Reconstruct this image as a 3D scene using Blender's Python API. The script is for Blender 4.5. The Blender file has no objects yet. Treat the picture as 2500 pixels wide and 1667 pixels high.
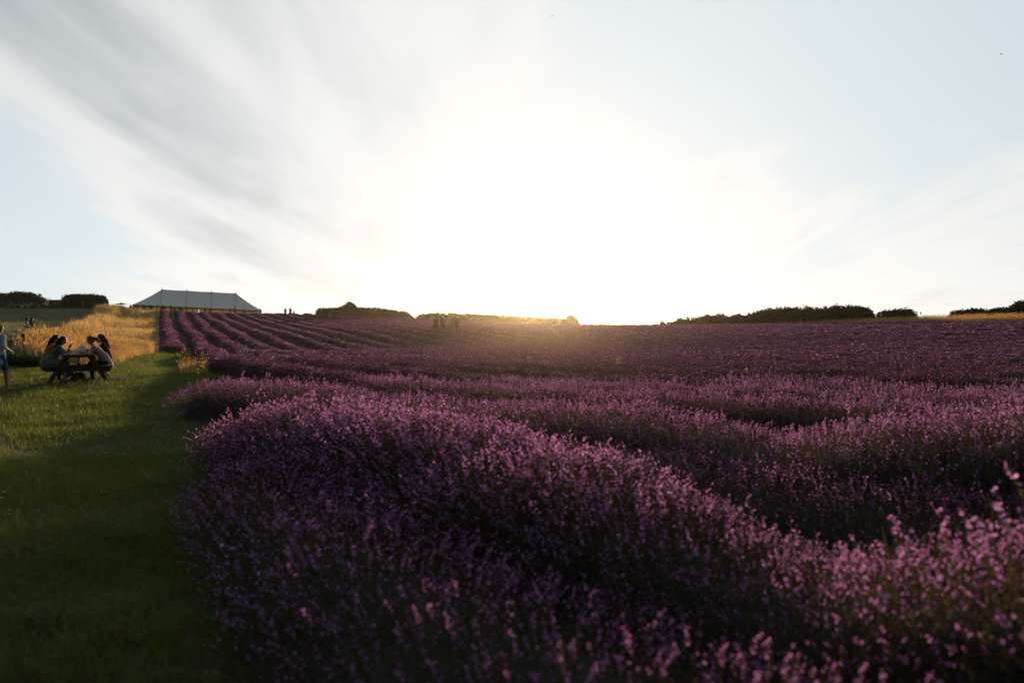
import bpy, math
import numpy as np
from mathutils import Vector, Matrix, Euler

S = bpy.context.scene
COL = S.collection
RNG = np.random.default_rng(11)
rad = math.radians

# ------------------------------------------------------------------ camera
EYE = 1.65
cam_data = bpy.data.cameras.new('camera')
cam = bpy.data.objects.new('camera', cam_data)
COL.objects.link(cam)
S.camera = cam
cam_data.lens = 28.0
cam_data.sensor_width = 36.0
cam_data.clip_start = 0.05
cam_data.clip_end = 5000.0
cam.location = (0.0, 0.0, EYE)
cam.rotation_euler = (rad(90 - 1.56), 0.0, 0.0)
cam_data.dof.use_dof = True
cam_data.dof.focus_distance = 26.0
cam_data.dof.aperture_fstop = 1.45

# ------------------------------------------------------------------ sky and sun
SUN_AZ, SUN_EL = rad(1.9), rad(4.6)
world = bpy.data.worlds.new('World')
S.world = world
world.use_nodes = True


def build_sky():
    nt = world.node_tree
    N, L = nt.nodes, nt.links
    N.clear()
    out = N.new('ShaderNodeOutputWorld')
    bg = N.new('ShaderNodeBackground')
    bg.inputs[1].default_value = 0.06
    L.new(bg.outputs[0], out.inputs[0])
    sky = N.new('ShaderNodeTexSky')
    sky.sky_type = 'NISHITA'
    sky.sun_disc = False
    sky.sun_elevation = SUN_EL
    sky.sun_rotation = SUN_AZ
    sky.air_density = 1.0
    sky.dust_density = 0.8
    sky.ozone_density = 2.0
    tc = N.new('ShaderNodeTexCoord')
    sep = N.new('ShaderNodeSeparateXYZ')
    L.new(tc.outputs['Generated'], sep.inputs[0])

    def mth(op, a, b=None, c=None, clamp=False):
        n = N.new('ShaderNodeMath'); n.operation = op; n.use_clamp = clamp
        for i, v in enumerate((a, b, c)):
            if v is None: continue
            if isinstance(v, (int, float)): n.inputs[i].default_value = v
            else: L.new(v, n.inputs[i])
        return n.outputs[0]
    zc = mth('ADD', mth('MAXIMUM', sep.outputs[2], 0.0), 0.10)
    px = mth('DIVIDE', sep.outputs[0], zc)
    py = mth('DIVIDE', sep.outputs[1], zc)

    def noise(sx, sy, ox, oy, detail, rough, dist):
        cmb = N.new('ShaderNodeCombineXYZ')
        L.new(mth('MULTIPLY_ADD', px, sx, ox), cmb.inputs[0])
        L.new(mth('MULTIPLY_ADD', py, sy, oy), cmb.inputs[1])
        n = N.new('ShaderNodeTexNoise')
        n.inputs['Scale'].default_value = 1.0
        n.inputs['Detail'].default_value = detail
        n.inputs['Roughness'].default_value = rough
        n.inputs['Distortion'].default_value = dist
        L.new(cmb.outputs[0], n.inputs['Vector'])
        return n.outputs['Fac']

    def ramp(v, a, b):
        n = N.new('ShaderNodeMapRange'); n.interpolation_type = 'SMOOTHSTEP'
        n.inputs[1].default_value = a; n.inputs[2].default_value = b
        L.new(v, n.inputs[0]); return n.outputs[0]
    big = noise(0.50, 0.20, CLOUD[0], CLOUD[1], 4.0, 0.55, 0.7)
    streak = noise(1.7, 0.26, CLOUD[2], CLOUD[3], 6.0, 0.55, 0.5)
    fine = noise(6.0, 1.2, 1.3, 9.2, 6.0, 0.62, 0.5)
    cov = mth('ADD', mth('MULTIPLY', big, 0.48), mth('MULTIPLY', streak, 0.44))
    cov = mth('ADD', cov, mth('MULTIPLY', fine, 0.08))
    # where the cloud deck is broken and where it is thick, by direction
    for (bx, by, amp, deg) in CLOUD_MASSES:
        q = Vector(((bx - 1250) / 1944, 1.0, (780 - by) / 1944)).normalized()
        bd = N.new('ShaderNodeVectorMath'); bd.operation = 'DOT_PRODUCT'
        L.new(tc.outputs['Generated'], bd.inputs[0]); bd.inputs[1].default_value = q
        kk = 1.0 / (1 - math.cos(rad(deg)))
        e = mth('EXPONENT', mth('MULTIPLY_ADD', bd.outputs['Value'], kk, -kk))
        cov = mth('MULTIPLY_ADD', e, amp, cov)
    gap = ramp(cov, 0.55, 0.37)              # openings where the blue shows
    belly = ramp(cov, 0.515, 0.73)            # grey undersides of the thicker parts
    rim = mth('MULTIPLY', ramp(cov, 0.44, 0.50), ramp(cov, 0.56, 0.50))   # thin bright edges
    # forward scattering in the ice-cloud veil: bright round the sun, fading away from it
    dp = N.new('ShaderNodeVectorMath'); dp.operation = 'DOT_PRODUCT'
    L.new(tc.outputs['Generated'], dp.inputs[0])
    dp.inputs[1].default_value = (math.sin(SUN_AZ) * math.cos(SUN_EL), math.cos(SUN_AZ) * math.cos(SUN_EL), math.sin(SUN_EL))
    half = mth('MULTIPLY_ADD', dp.outputs['Value'], 0.5, 0.5)
    v = mth('MULTIPLY_ADD', mth('POWER', half, 3.0), VEIL[1], VEIL[0])
    v = mth('MULTIPLY_ADD', mth('POWER', half, 50.0), VEIL[2], v)
    hz = mth('POWER', mth('SUBTRACT', 1.0, mth('MAXIMUM', sep.outputs[2], 0.0)), 9.0)
    v = mth('MULTIPLY_ADD', mth('MULTIPLY', hz, mth('POWER', half, 1.8)), VEIL[3], v)
    def mixc(f, a_, b_, blend='MIX'):
        n = N.new('ShaderNodeMix'); n.data_type = 'RGBA'; n.blend_type = blend
        for i, q in ((0, f), (6, a_), (7, b_)):
            if isinstance(q, (int, float)): n.inputs[i].default_value = q
            elif isinstance(q, tuple): n.inputs[i].default_value = (*q, 1)
            else: L.new(q, n.inputs[i])
        return n.outputs[2]
    hs = N.new('ShaderNodeHueSaturation')
    hs.inputs['Saturation'].default_value = 0.55
    L.new(sky.outputs[0], hs.inputs['Color'])
    # away from the sun the sky turns bluer
    veilcol = mixc(mth('POWER', half, 1.6), (6.3, 8.3, 10.4), (9.6, 9.7, 9.7))
    vm = N.new('ShaderNodeVectorMath'); vm.operation = 'SCALE'
    L.new(veilcol, vm.inputs[0]); L.new(v, vm.inputs['Scale'])
    total = mixc(0.86, hs.outputs[0], vm.outputs[0])
    # the veil evens the sky out towards one bright white
    sp = N.new('ShaderNodeSeparateXYZ'); L.new(total, sp.inputs[0])
    cb = N.new('ShaderNodeCombineXYZ')
    for i, lim in enumerate((SKY_WHITE, SKY_WHITE, SKY_WHITE * .985)):
        L.new(mth('MULTIPLY', mth('TANH', mth('DIVIDE', sp.outputs[i], lim)), lim), cb.inputs[i])
    # clouds: pale blue openings, grey bellies, brighter edges; thinner where the sun burns through
    core = mth('SUBTRACT', 1.0, mth('MULTIPLY', mth('POWER', half, 26.0), 0.8))
    cl = mixc(mth('MULTIPLY', gap, core), (1.0, 1.0, 1.0), (0.83, 0.935, 0.99))
    cl = mixc(mth('MULTIPLY', belly, core), cl, (0.50, 0.555, 0.585))
    cl = mixc(mth('MULTIPLY', rim, 0.5), cl, (1.06, 1.05, 1.02))
    L.new(mixc(1.0, cb.outputs[0], cl, 'MULTIPLY'), bg.inputs[0])


CLOUD_MASSES = [(60, 540, -.12, 9), (-40, 310, -.05, 4), (2050, 20, -.11, 13), (250, 90, .085, 13), (520, 330, .03, 8), (650, 480, .05, 10), (1950, 420, -.045, 12)]
SKY_WHITE = 12.6
VEIL = (0.09, 1.72, 0.40, 0.80)
CLOUD = (8.8, 0.3, 4.4, 1.1)
build_sky()

sun_dir = Vector((math.sin(SUN_AZ) * math.cos(SUN_EL), math.cos(SUN_AZ) * math.cos(SUN_EL), math.sin(SUN_EL)))
sun_data = bpy.data.lights.new('sun', 'SUN')
sun_data.energy = 5.0
sun_data.angle = rad(0.53)
sun_data.color = (1.0, 0.70, 0.40)
sun = bpy.data.objects.new('sun', sun_data)
COL.objects.link(sun)
sun.rotation_euler = (-sun_dir).to_track_quat('-Z', 'Y').to_euler()
sun.location = sun_dir * 60

S.view_settings.view_transform = 'Standard'
S.view_settings.look = 'None'
S.view_settings.exposure = 0.46
S.view_settings.gamma = 1.0
S.view_settings.use_curve_mapping = False
S.render.engine = 'CYCLES'
cy = S.cycles
cy.use_denoising = True
try:
    cy.denoiser = 'OPENIMAGEDENOISE'
    cy.denoising_input_passes = 'RGB_ALBEDO_NORMAL'
except Exception:
    pass
cy.max_bounces = 5
cy.diffuse_bounces = 3
cy.glossy_bounces = 2
cy.transmission_bounces = 4
cy.transparent_max_bounces = 6
cy.volume_bounces = 0
cy.sample_clamp_indirect = 4.0
cy.caustics_reflective = False
cy.caustics_refractive = False

# ------------------------------------------------------------------ helpers
F_PX = 1944.0      # focal length in pixels of the 2500 px wide photograph
CX, Y0 = 1250.0, 780.0


def at(px, dist):
    """ground position under a bearing (photo column) at a forward distance"""
    return ((px - CX) / F_PX * dist, dist)


def zat(py, dist):
    return EYE + (Y0 - py) / F_PX * dist


def new_mesh(name, V, faces, mats=(), fmat=None, smooth=False):
    """faces: list of arrays (n,3) / (n,4) or a list of index lists"""
    me = bpy.data.meshes.new(name)
    V = np.asarray(V, dtype=np.float32).reshape(-1, 3)
    arrs = [np.asarray(f, dtype=np.int32) for f in faces if len(f)]
    me.vertices.add(len(V))
    me.vertices.foreach_set('co', V.ravel())
    if arrs and arrs[0].ndim == 2:
        loops = np.concatenate([a.ravel() for a in arrs])
        totals = np.concatenate([np.full(len(a), a.shape[1], dtype=np.int32) for a in arrs])
    else:
        loops = np.concatenate(arrs)
        totals = np.array([len(a) for a in arrs], dtype=np.int32)
    starts = np.concatenate([[0], np.cumsum(totals)[:-1]]).astype(np.int32)
    me.loops.add(len(loops))
    me.loops.foreach_set('vertex_index', loops)
    me.polygons.add(len(totals))
    me.polygons.foreach_set('loop_start', starts)
    me.polygons.foreach_set('loop_total', totals)
    if fmat is not None:
        me.polygons.foreach_set('material_index', np.asarray(fmat, dtype=np.int32))
    me.polygons.foreach_set('use_smooth', np.full(len(totals), bool(smooth)))
    me.update(calc_edges=True)
    me.validate()
    for m in mats:
        me.materials.append(m)
    return me


def link(name, data, parent=None, loc=None, rotz=None):
    o = bpy.data.objects.new(name, data)
    COL.objects.link(o)
    if parent is not None: o.parent = parent
    if loc is not None: o.location = loc
    if rotz is not None: o.rotation_euler = (0, 0, rotz)
    return o


def tag(o, label=None, cat=None, group=None, kind=None):
    if label: o['label'] = label
    if cat: o['category'] = cat
    if group: o['group'] = group
    if kind: o['kind'] = kind
    return o


class MB:
    """collects boxes, tubes and sheets into one mesh"""
    def __init__(self): self.V = []; self.F = []
    def add(self, V, F):
        b = len(self.V)
        self.V += [tuple(v) for v in V]
        self.F += [[i + b for i in f] for f in F]
        return self
    def box(self, c, s, M=None):
        x, y, z = s[0] / 2, s[1] / 2, s[2] / 2
        P = [(-x, -y, -z), (x, -y, -z), (x, y, -z), (-x, y, -z), (-x, -y, z), (x, -y, z), (x, y, z), (-x, y, z)]
        P = [Vector(p) for p in P]
        if M is not None: P = [M @ p for p in P]
        P = [p + Vector(c) for p in P]
        return self.add(P, [[0, 3, 2, 1], [4, 5, 6, 7], [0, 1, 5, 4], [1, 2, 6, 5], [2, 3, 7, 6], [3, 0, 4, 7]])
    def beam(self, a, b, w, h):
        a, b = Vector(a), Vector(b)
        d = b - a
        q = d.to_track_quat('Y', 'Z').to_matrix()
        return self.box((a + b) / 2, (w, d.length, h), q)
    def tube(self, pts, r, n=6, cap=True):
        pts = [Vector(p) for p in pts]
        rr = r if hasattr(r, '__len__') else [r] * len(pts)
        V, F = [], []
        for i, p in enumerate(pts):
            d = (pts[min(i + 1, len(pts) - 1)] - pts[max(i - 1, 0)]).normalized()
            u = d.cross(Vector((0.31, 0.17, 0.93)) if abs(d.z) < .9 else Vector((1, 0, 0))).normalized()
            v = d.cross(u)
            for k in range(n):
                t = 2 * math.pi * k / n
                V.append(p + (u * math.cos(t) + v * math.sin(t)) * rr[i])
        for i in range(len(pts) - 1):
            for k in range(n):
                k2 = (k + 1) % n
                F.append([i * n + k, i * n + k2, (i + 1) * n + k2, (i + 1) * n + k])
        if cap:
            F.append(list(range(n - 1, -1, -1)))
            F.append([(len(pts) - 1) * n + k for k in range(n)])
        return self.add(V, F)
    def lathe(self, prof, n=12, c=(0, 0, 0)):
        V, F = [], []
        for (r, z) in prof:
            for k in range(n):
                t = 2 * math.pi * k / n
                V.append((c[0] + r * math.cos(t), c[1] + r * math.sin(t), c[2] + z))
        for i in range(len(prof) - 1):
            for k in range(n):
                k2 = (k + 1) % n
                F.append([i * n + k, i * n + k2, (i + 1) * n + k2, (i + 1) * n + k])
        F.append(list(range(n - 1, -1, -1)))
        F.append([(len(prof) - 1) * n + k for k in range(n)])
        return self.add(V, F)
    def build(self, name, mat, parent=None, loc=None, smooth=False, rotz=None):
        me = new_mesh(name, self.V, self.F, [mat] if mat else [], smooth=smooth)
        return link(name, me, parent, loc, rotz)


def pmat(name, c1, c2=None, scale=6.0, rough=0.8, trans=0.0, tcol=None, bump=0.0, rand=None, coord='Object',
         spec=0.3, voronoi=None, stretch=None, detail=5.0):
    """noise-mottled surface; trans = share of light let through; rand = third colour reached per copy"""
    m = bpy.data.materials.new(name)
    m.use_nodes = True
    nt = m.node_tree
    N, L = nt.nodes, nt.links
    b = N['Principled BSDF']
    out = N['Material Output']
    c2 = c2 or tuple(x * 0.7 for x in c1)
    if coord == 'World':
        g = N.new('ShaderNodeNewGeometry'); vec = g.outputs['Position']
    else:
        t = N.new('ShaderNodeTexCoord'); vec = t.outputs['Object']
    if stretch:
        mp = N.new('ShaderNodeMapping'); mp.inputs['Scale'].default_value = stretch
        L.new(vec, mp.inputs[0]); vec = mp.outputs[0]
    n = N.new('ShaderNodeTexNoise')
    n.inputs['Scale'].default_value = scale
    n.inputs['Detail'].default_value = detail
    n.inputs['Roughness'].default_value = 0.6
    L.new(vec, n.inputs['Vector'])
    rp = N.new('ShaderNodeMapRange'); rp.inputs[1].default_value = 0.32; rp.inputs[2].default_value = 0.68
    L.new(n.outputs['Fac'], rp.inputs[0])
    mx = N.new('ShaderNodeMix'); mx.data_type = 'RGBA'
    L.new(rp.outputs[0], mx.inputs[0])
    mx.inputs[6].default_value = (*c1, 1); mx.inputs[7].default_value = (*c2, 1)
    col = mx.outputs[2]
    if voronoi:
        v = N.new('ShaderNodeTexVoronoi'); v.inputs['Scale'].default_value = voronoi[0]
        L.new(vec, v.inputs['Vector'])
        gt = N.new('ShaderNodeMath'); gt.operation = 'LESS_THAN'; gt.inputs[1].default_value = voronoi[1]
        L.new(v.outputs['Distance'], gt.inputs[0])
        m3 = N.new('ShaderNodeMix'); m3.data_type = 'RGBA'
        L.new(gt.outputs[0], m3.inputs[0]); L.new(col, m3.inputs[6]); m3.inputs[7].default_value = (*voronoi[2], 1)
        col = m3.outputs[2]
    if rand:
        oi = N.new('ShaderNodeObjectInfo')
        pw = N.new('ShaderNodeMath'); pw.operation = 'POWER'; pw.inputs[1].default_value = rand[1]
        L.new(oi.outputs['Random'], pw.inputs[0])
        m2 = N.new('ShaderNodeMix'); m2.data_type = 'RGBA'
        L.new(pw.outputs[0], m2.inputs[0]); L.new(col, m2.inputs[6]); m2.inputs[7].default_value = (*rand[0], 1)
        col = m2.outputs[2]
    L.new(col, b.inputs['Base Color'])
    b.inputs['Roughness'].default_value = rough
    b.inputs['Specular IOR Level'].default_value = spec
    if bump:
        bp = N.new('ShaderNodeBump'); bp.inputs['Strength'].default_value = bump
        bp.inputs['Distance'].default_value = 0.02
        L.new(n.outputs['Fac'], bp.inputs['Height']); L.new(bp.outputs[0], b.inputs['Normal'])
    if trans:
        tr = N.new('ShaderNodeBsdfTranslucent')
        if tcol: tr.inputs[0].default_value = (*tcol, 1)
        else: L.new(col, tr.inputs[0])
        ms = N.new('ShaderNodeMixShader'); ms.inputs[0].default_value = trans
        L.new(b.outputs[0], ms.inputs[1]); L.new(tr.outputs[0], ms.inputs[2])
        L.new(ms.outputs[0], out.inputs[0])
    return m


M = {}
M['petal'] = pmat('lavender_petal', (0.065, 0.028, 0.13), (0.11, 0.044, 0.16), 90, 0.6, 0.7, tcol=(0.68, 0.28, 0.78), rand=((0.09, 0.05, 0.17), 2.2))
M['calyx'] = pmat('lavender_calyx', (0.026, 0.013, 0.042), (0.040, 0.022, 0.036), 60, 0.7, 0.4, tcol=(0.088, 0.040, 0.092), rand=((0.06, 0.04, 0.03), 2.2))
M['stem'] = pmat('lavender_stem', (0.030, 0.038, 0.014), (0.052, 0.052, 0.021), 30, 0.7, 0.4, tcol=(0.15, 0.115, 0.042))
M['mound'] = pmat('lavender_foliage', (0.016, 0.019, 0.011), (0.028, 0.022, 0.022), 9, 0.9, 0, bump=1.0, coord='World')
M['blade'] = pmat('grass_blade', (0.060, 0.085, 0.018), (0.095, 0.105, 0.026), 14, 0.55, 0.5, tcol=(0.125, 0.155, 0.022), rand=((0.20, 0.185, 0.07), 3.5))
M['straw'] = pmat('dry_grass', (0.56, 0.37, 0.15), (0.44, 0.28, 0.10), 5, 0.6, 0.62, tcol=(0.66, 0.43, 0.18), rand=((0.20, 0.17, 0.05), 2.0))
M['strawlow'] = pmat('dry_grass_base', (0.13, 0.11, 0.035), (0.20, 0.14, 0.05), 6, 0.7, 0.4)
M['weed'] = pmat('weed_leaf', (0.035, 0.06, 0.014), (0.06, 0.08, 0.02), 20, 0.5, 0.45)
M['leaf'] = pmat('hedge_leaf', (0.018, 0.027, 0.008), (0.030, 0.038, 0.011), 3, 0.6, 0.3)
M['core'] = pmat('hedge_inside', (0.016, 0.018, 0.009), (0.028, 0.026, 0.013), 4, 0.95, bump=0.6)
M['bark'] = pmat('bark', (0.05, 0.04, 0.03), (0.03, 0.024, 0.018), 18, 0.9, bump=0.8)
M['lawn'] = pmat('lawn_ground', (0.026, 0.036, 0.009), (0.040, 0.040, 0.014), 0.9, 0.95, bump=1.0, coord='World', detail=9)
M['soil'] = pmat('field_soil', (0.018, 0.020, 0.009), (0.030, 0.025, 0.015), 1.6, 0.95, bump=1.0, coord='World', detail=9)
M['dirt'] = pmat('path_dirt', (0.26, 0.19, 0.11), (0.19, 0.14, 0.075), 3.0, 0.95, bump=0.9, coord='World', detail=9)
# ------------------------------------------------------------------ terrain
CTRL = np.array([
    (0, 0, 0), (-3, 5, 0), (3, 5, 0), (8, 10, 0), (-6, 10, 0), (0, 12, 0), (-5.9, 14, 0), (-11.3, 20.7, .02), (-13.5, 19, -.16),
    (-17, 28, .1), (-8, 25, -.12), (0, -20, 0), (-20, -20, 0), (20, -20, 0), (-20, 8, -.05), (20, 8, 0), (-30, 18, .1),
    (-12.5, 33, -.42), (-19.5, 50, -.8), (-25.5, 63, -.6), (-35, 85, .05), (-49, 118, 1.55), (-58, 135, 2.5), (-63, 149, 2.5),
    (-6, 75, .30), (-3, 45, -.6), (0, 25, -.22), (10, 45, -.5), (10, 75, .0), (12, 120, .15), (-3, 124, .6), (-18, 133, 1.42), (-25, 137, 1.78),
    (-35, 140, 2.12), (-20, 100, .7), (22, 110, .25), (37, 85, .75), (45, 70, .95), (35, 40, .1), (20, 30, -.12), (60, 45, .9),
    (80, 30, .9), (-30, 50, .05), (-46, 80, .75), (-62, 108, 1.9), (-90, 140, 3.25), (-72, 142, 3.1), (-120, 140, 3.3),
    (-40, 30, .2), (-60, 60, .6), (-22.6, 40, .25), (-27.5, 50, .25), (-37, 70, .40), (-47, 92, 1.1), (-58, 119, 3.0),
    (-66, 163, 2.1), (-40, 165, 1.3), (0, 165, -.2), (40, 150, -.5), (70, 115, .4), (0, 300, -8), (-170, 300, -5), (170, 300, -8),
    (-220, 150, 2), (220, 60, 0), (-110, 0, 0), (110, 0, 0), (0, -110, 0)], dtype=float)


def _tps():
    P = CTRL[:, :2] / 50.0
    n = len(P)
    d = np.linalg.norm(P[:, None] - P[None], axis=2)
    K = np.where(d > 0, d * d * np.log(d + 1e-12), 0) + np.eye(n) * 0.003
    A = np.zeros((n + 3, n + 3))
    A[:n, :n] = K; A[:n, n] = 1; A[:n, n + 1:] = P; A[n, :n] = 1; A[n + 1:, :n] = P.T
    return np.linalg.solve(A, np.concatenate([CTRL[:, 2], np.zeros(3)])), P


_W, _P = _tps()


def T(x, y):
    x = np.asarray(x, float); y = np.asarray(y, float)
    sh = np.broadcast(x, y).shape
    q = np.stack([np.broadcast_to(x, sh).ravel(), np.broadcast_to(y, sh).ravel()], 1)
    r = np.linalg.norm(q, axis=1)
    k = np.minimum(1, 260 / np.maximum(r, 1e-6))
    p = q * k[:, None] / 50.0
    out = np.empty(len(p))
    for i in range(0, len(p), 60000):
        s = p[i:i + 60000]
        d2 = (s[:, None, 0] - _P[None, :, 0]) ** 2 + (s[:, None, 1] - _P[None, :, 1]) ** 2
        U = 0.5 * d2 * np.log(d2 + 1e-12)
        out[i:i + 60000] = U @ _W[:-3] + _W[-3] + s @ _W[-2:]
    out -= np.maximum(0, r - 260) * 0.012
    return out.reshape(sh) if sh else float(out[0])


def lumps(x, y):
    """small unevenness of turf, a few centimetres"""
    return 0.020 * np.sin(1.9 * x + 0.7 * np.sin(1.3 * y)) * np.sin(2.3 * y + 0.9 * np.sin(1.1 * x)) + 0.012 * np.sin(4.1 * x + 2.2 * y)


# ------------------------------------------------------------------ rows of lavender: centre lines
B_LINE = np.array([(34, -4.8), (22, 1.5), (14, 5.5), (8, 8.5), (4, 10.5), (1, 12.1), (-1.75, 13.8), (-3.9, 16.4), (-6.0, 19.6), (-9.8, 28), (-19, 50),
                   (-24.8, 63), (-34.5, 85), (-64, 152)], float)
SHIFT = np.array([1.59, 1.48])
EDGE_FAR = np.array([(-80, 156), (-64, 151), (-50, 149), (-35, 140), (-18, 133), (0, 126), (12, 120), (22, 110), (37, 85), (45, 70), (60, 48),
                     (80, 30), (110, 5)], float)


def far_y(x): return np.interp(x, EDGE_FAR[:, 0], EDGE_FAR[:, 1])


def spline(P, step):
    """Catmull-Rom through P, resampled at an even step"""
    P = np.asarray(P, float)
    Q = np.vstack([2 * P[0] - P[1], P, 2 * P[-1] - P[-2]])
    out = []
    for i in range(1, len(Q) - 2):
        n = max(2, int(np.linalg.norm(Q[i + 1] - Q[i]) / 0.25))
        t = np.linspace(0, 1, n, endpoint=False)[:, None]
        out.append(0.5 * (2 * Q[i] + (Q[i + 1] - Q[i - 1]) * t + (2 * Q[i - 1] - 5 * Q[i] + 4 * Q[i + 1] - Q[i + 2]) * t ** 2
                          + (3 * Q[i] - Q[i - 1] - 3 * Q[i + 1] + Q[i + 2]) * t ** 3))
    out = np.vstack(out + [Q[-2][None]])
    s = np.concatenate([[0], np.cumsum(np.linalg.norm(np.diff(out, axis=0), axis=1))])
    n = max(2, int(s[-1] / step))
    u = np.linspace(0, s[-1], n)
    return np.stack([np.interp(u, s, out[:, 0]), np.interp(u, s, out[:, 1])], 1)


ROWS = []   # (centre line, half width, height)
ROWS.append((spline([(2.9, .2), (2.3, .75), (1.55, 1.25), (.95, 2.0), (.3, 2.75), (-.45, 3.6), (-1.15, 4.7), (-1.85, 6.0), (-2.1, 6.7)], .1), 1.0, .64))
ROWS.append((spline([(4.6, .4), (3.3, 1.5), (2.1, 2.9), (1.0, 4.3), (.15, 5.6), (-.8, 6.9), (-1.9, 8.1), (-3.0, 9.0)], .1), .78, .69))
ROWS.append((spline([(16, .6), (12, 2.6), (9, 4.0), (6, 5.7), (3.6, 7.1), (1.3, 8.9), (-1.3, 10.8), (-4.1, 12.9), (-5.6, 14.0)], .1), 1.0, .68))
ROWS.append((spline([(-20.6, 48.5), (-26.9, 63), (-36.7, 85), (-66.3, 152)], .25), .68, .64))
LOW = (spline([(8, 2.3), (5.6, 3.7), (3.4, 5.1), (1.9, 6.5), (.9, 7.7)], .1), .95, .36)  # filler row of dull stems, added so the trough reads dark
for k in range(0, 64):
    P = B_LINE + SHIFT * k
    c = spline(P, .25)
    # a slow drift so that the rows are not copies of each other
    c = c + np.stack([0.16 * np.sin(c[:, 1] * .11 + k * 1.7), 0.10 * np.sin(c[:, 0] * .13 + k * 2.3)], 1)
    keep = (c[:, 1] < far_y(c[:, 0])) & (np.abs(c[:, 0]) < .76 * c[:, 1] + 3.5) & (c[:, 1] > 1.0)
    c = c[keep]
    if len(c) > 12:
        ROWS.append((c, .67, .62))


def lawn_edge(y):
    """x of the line where the mown grass meets the lavender"""
    return np.interp(y, [-30, 0, 1.5, 3.1, 6, 8.4, 11, 14, 16, 19.6, 28, 48, 50, 63, 85, 152],
                     [1.2, .3, -.4, -.95, -2.05, -2.9, -4.3, -6.1, -4.6, -6.9, -10.7, -19.6, -22.4, -27.9, -37.7, -67.4])


def make_ground():
    rr = np.concatenate([[0.0], np.geomspace(.6, 900, 190)])
    th = np.concatenate([np.linspace(-.95, .95, 300), np.linspace(.95, 2 * math.pi - .95, 62)[1:-1]])
    n, m = len(rr), len(th)
    R, A = np.meshgrid(rr, th, indexing='ij')
    X, Y = R * np.sin(A), R * np.cos(A)
    Z = T(X, Y) + lumps(X, Y) * np.clip(R / 2, 0, 1) * np.clip(2 - R / 60, 0, 1)
    Y2 = np.where(Y > 0, Y, 0)
    field = (X > lawn_edge(Y)) & (Y < far_y(X)) & (Y > -6)
    idx = np.arange(n * m).reshape(n, m)
    i2 = np.roll(idx, -1, axis=1)
    Fq = np.stack([idx[:-1], i2[:-1], i2[1:], idx[1:]], -1).reshape(-1, 4)[:, ::-1]
    fm = field[:-1].reshape(-1).astype(int)
    me = new_mesh('ground', np.stack([X, Y, Z], -1), [Fq], [M['lawn'], M['soil']], fm, smooth=True)
    return tag(link('ground', me), 'grassy hillside ground under the field and lawn', kind='structure')


make_ground()


def make_path():
    c = spline([(-13.0, 36.5), (-19.0, 46.2), (-22.0, 51), (-28.0, 63), (-37.8, 85), (-52.5, 118.5), (-67.0, 151)], .6)
    d = np.gradient(c, axis=0); d /= np.linalg.norm(d, axis=1)[:, None]
    nrm = np.stack([d[:, 1], -d[:, 0]], 1)
    w = .42 + .07 * np.sin(np.arange(len(c)) * .7) + .05 * np.sin(np.arange(len(c)) * .23)
    cols = []
    for s in (-1, -.4, .4, 1):
        p = c + nrm * (s * w)[:, None]
        z = T(p[:, 0], p[:, 1]) + lumps(p[:, 0], p[:, 1]) + (.012 if abs(s) < 1 else -.03)
        cols.append(np.column_stack([p, z + .02]))
    V = np.stack(cols, 1).reshape(-1, 3)
    n = len(c)
    a = np.arange(n - 1)[:, None] * 4 + np.arange(3)[None]
    F = np.stack([a, a + 1, a + 5, a + 4], -1).reshape(-1, 4)
    return tag(link('path', new_mesh('path', V, [F], [M['dirt']], smooth=True)),
               'narrow trodden earth path between the dry grass bank and the first lavender row', kind='structure')


make_path()


# ------------------------------------------------------------------ small plant pieces, shared by all copies
def quad_strip(V, F, fm, pts, wid, side, mat):
    """ribbon along pts with widths wid, across vector side"""
    b = len(V)
    for p, w in zip(pts, wid):
        V.append(p - side * w * .5); V.append(p + side * w * .5)
    for i in range(len(pts) - 1):
        F.append([b + 2 * i, b + 2 * i + 1, b + 2 * i + 3, b + 2 * i + 2]); fm.append(mat)


def rvec(rng):
    v = rng.normal(size=3); return v / np.linalg.norm(v)


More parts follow.
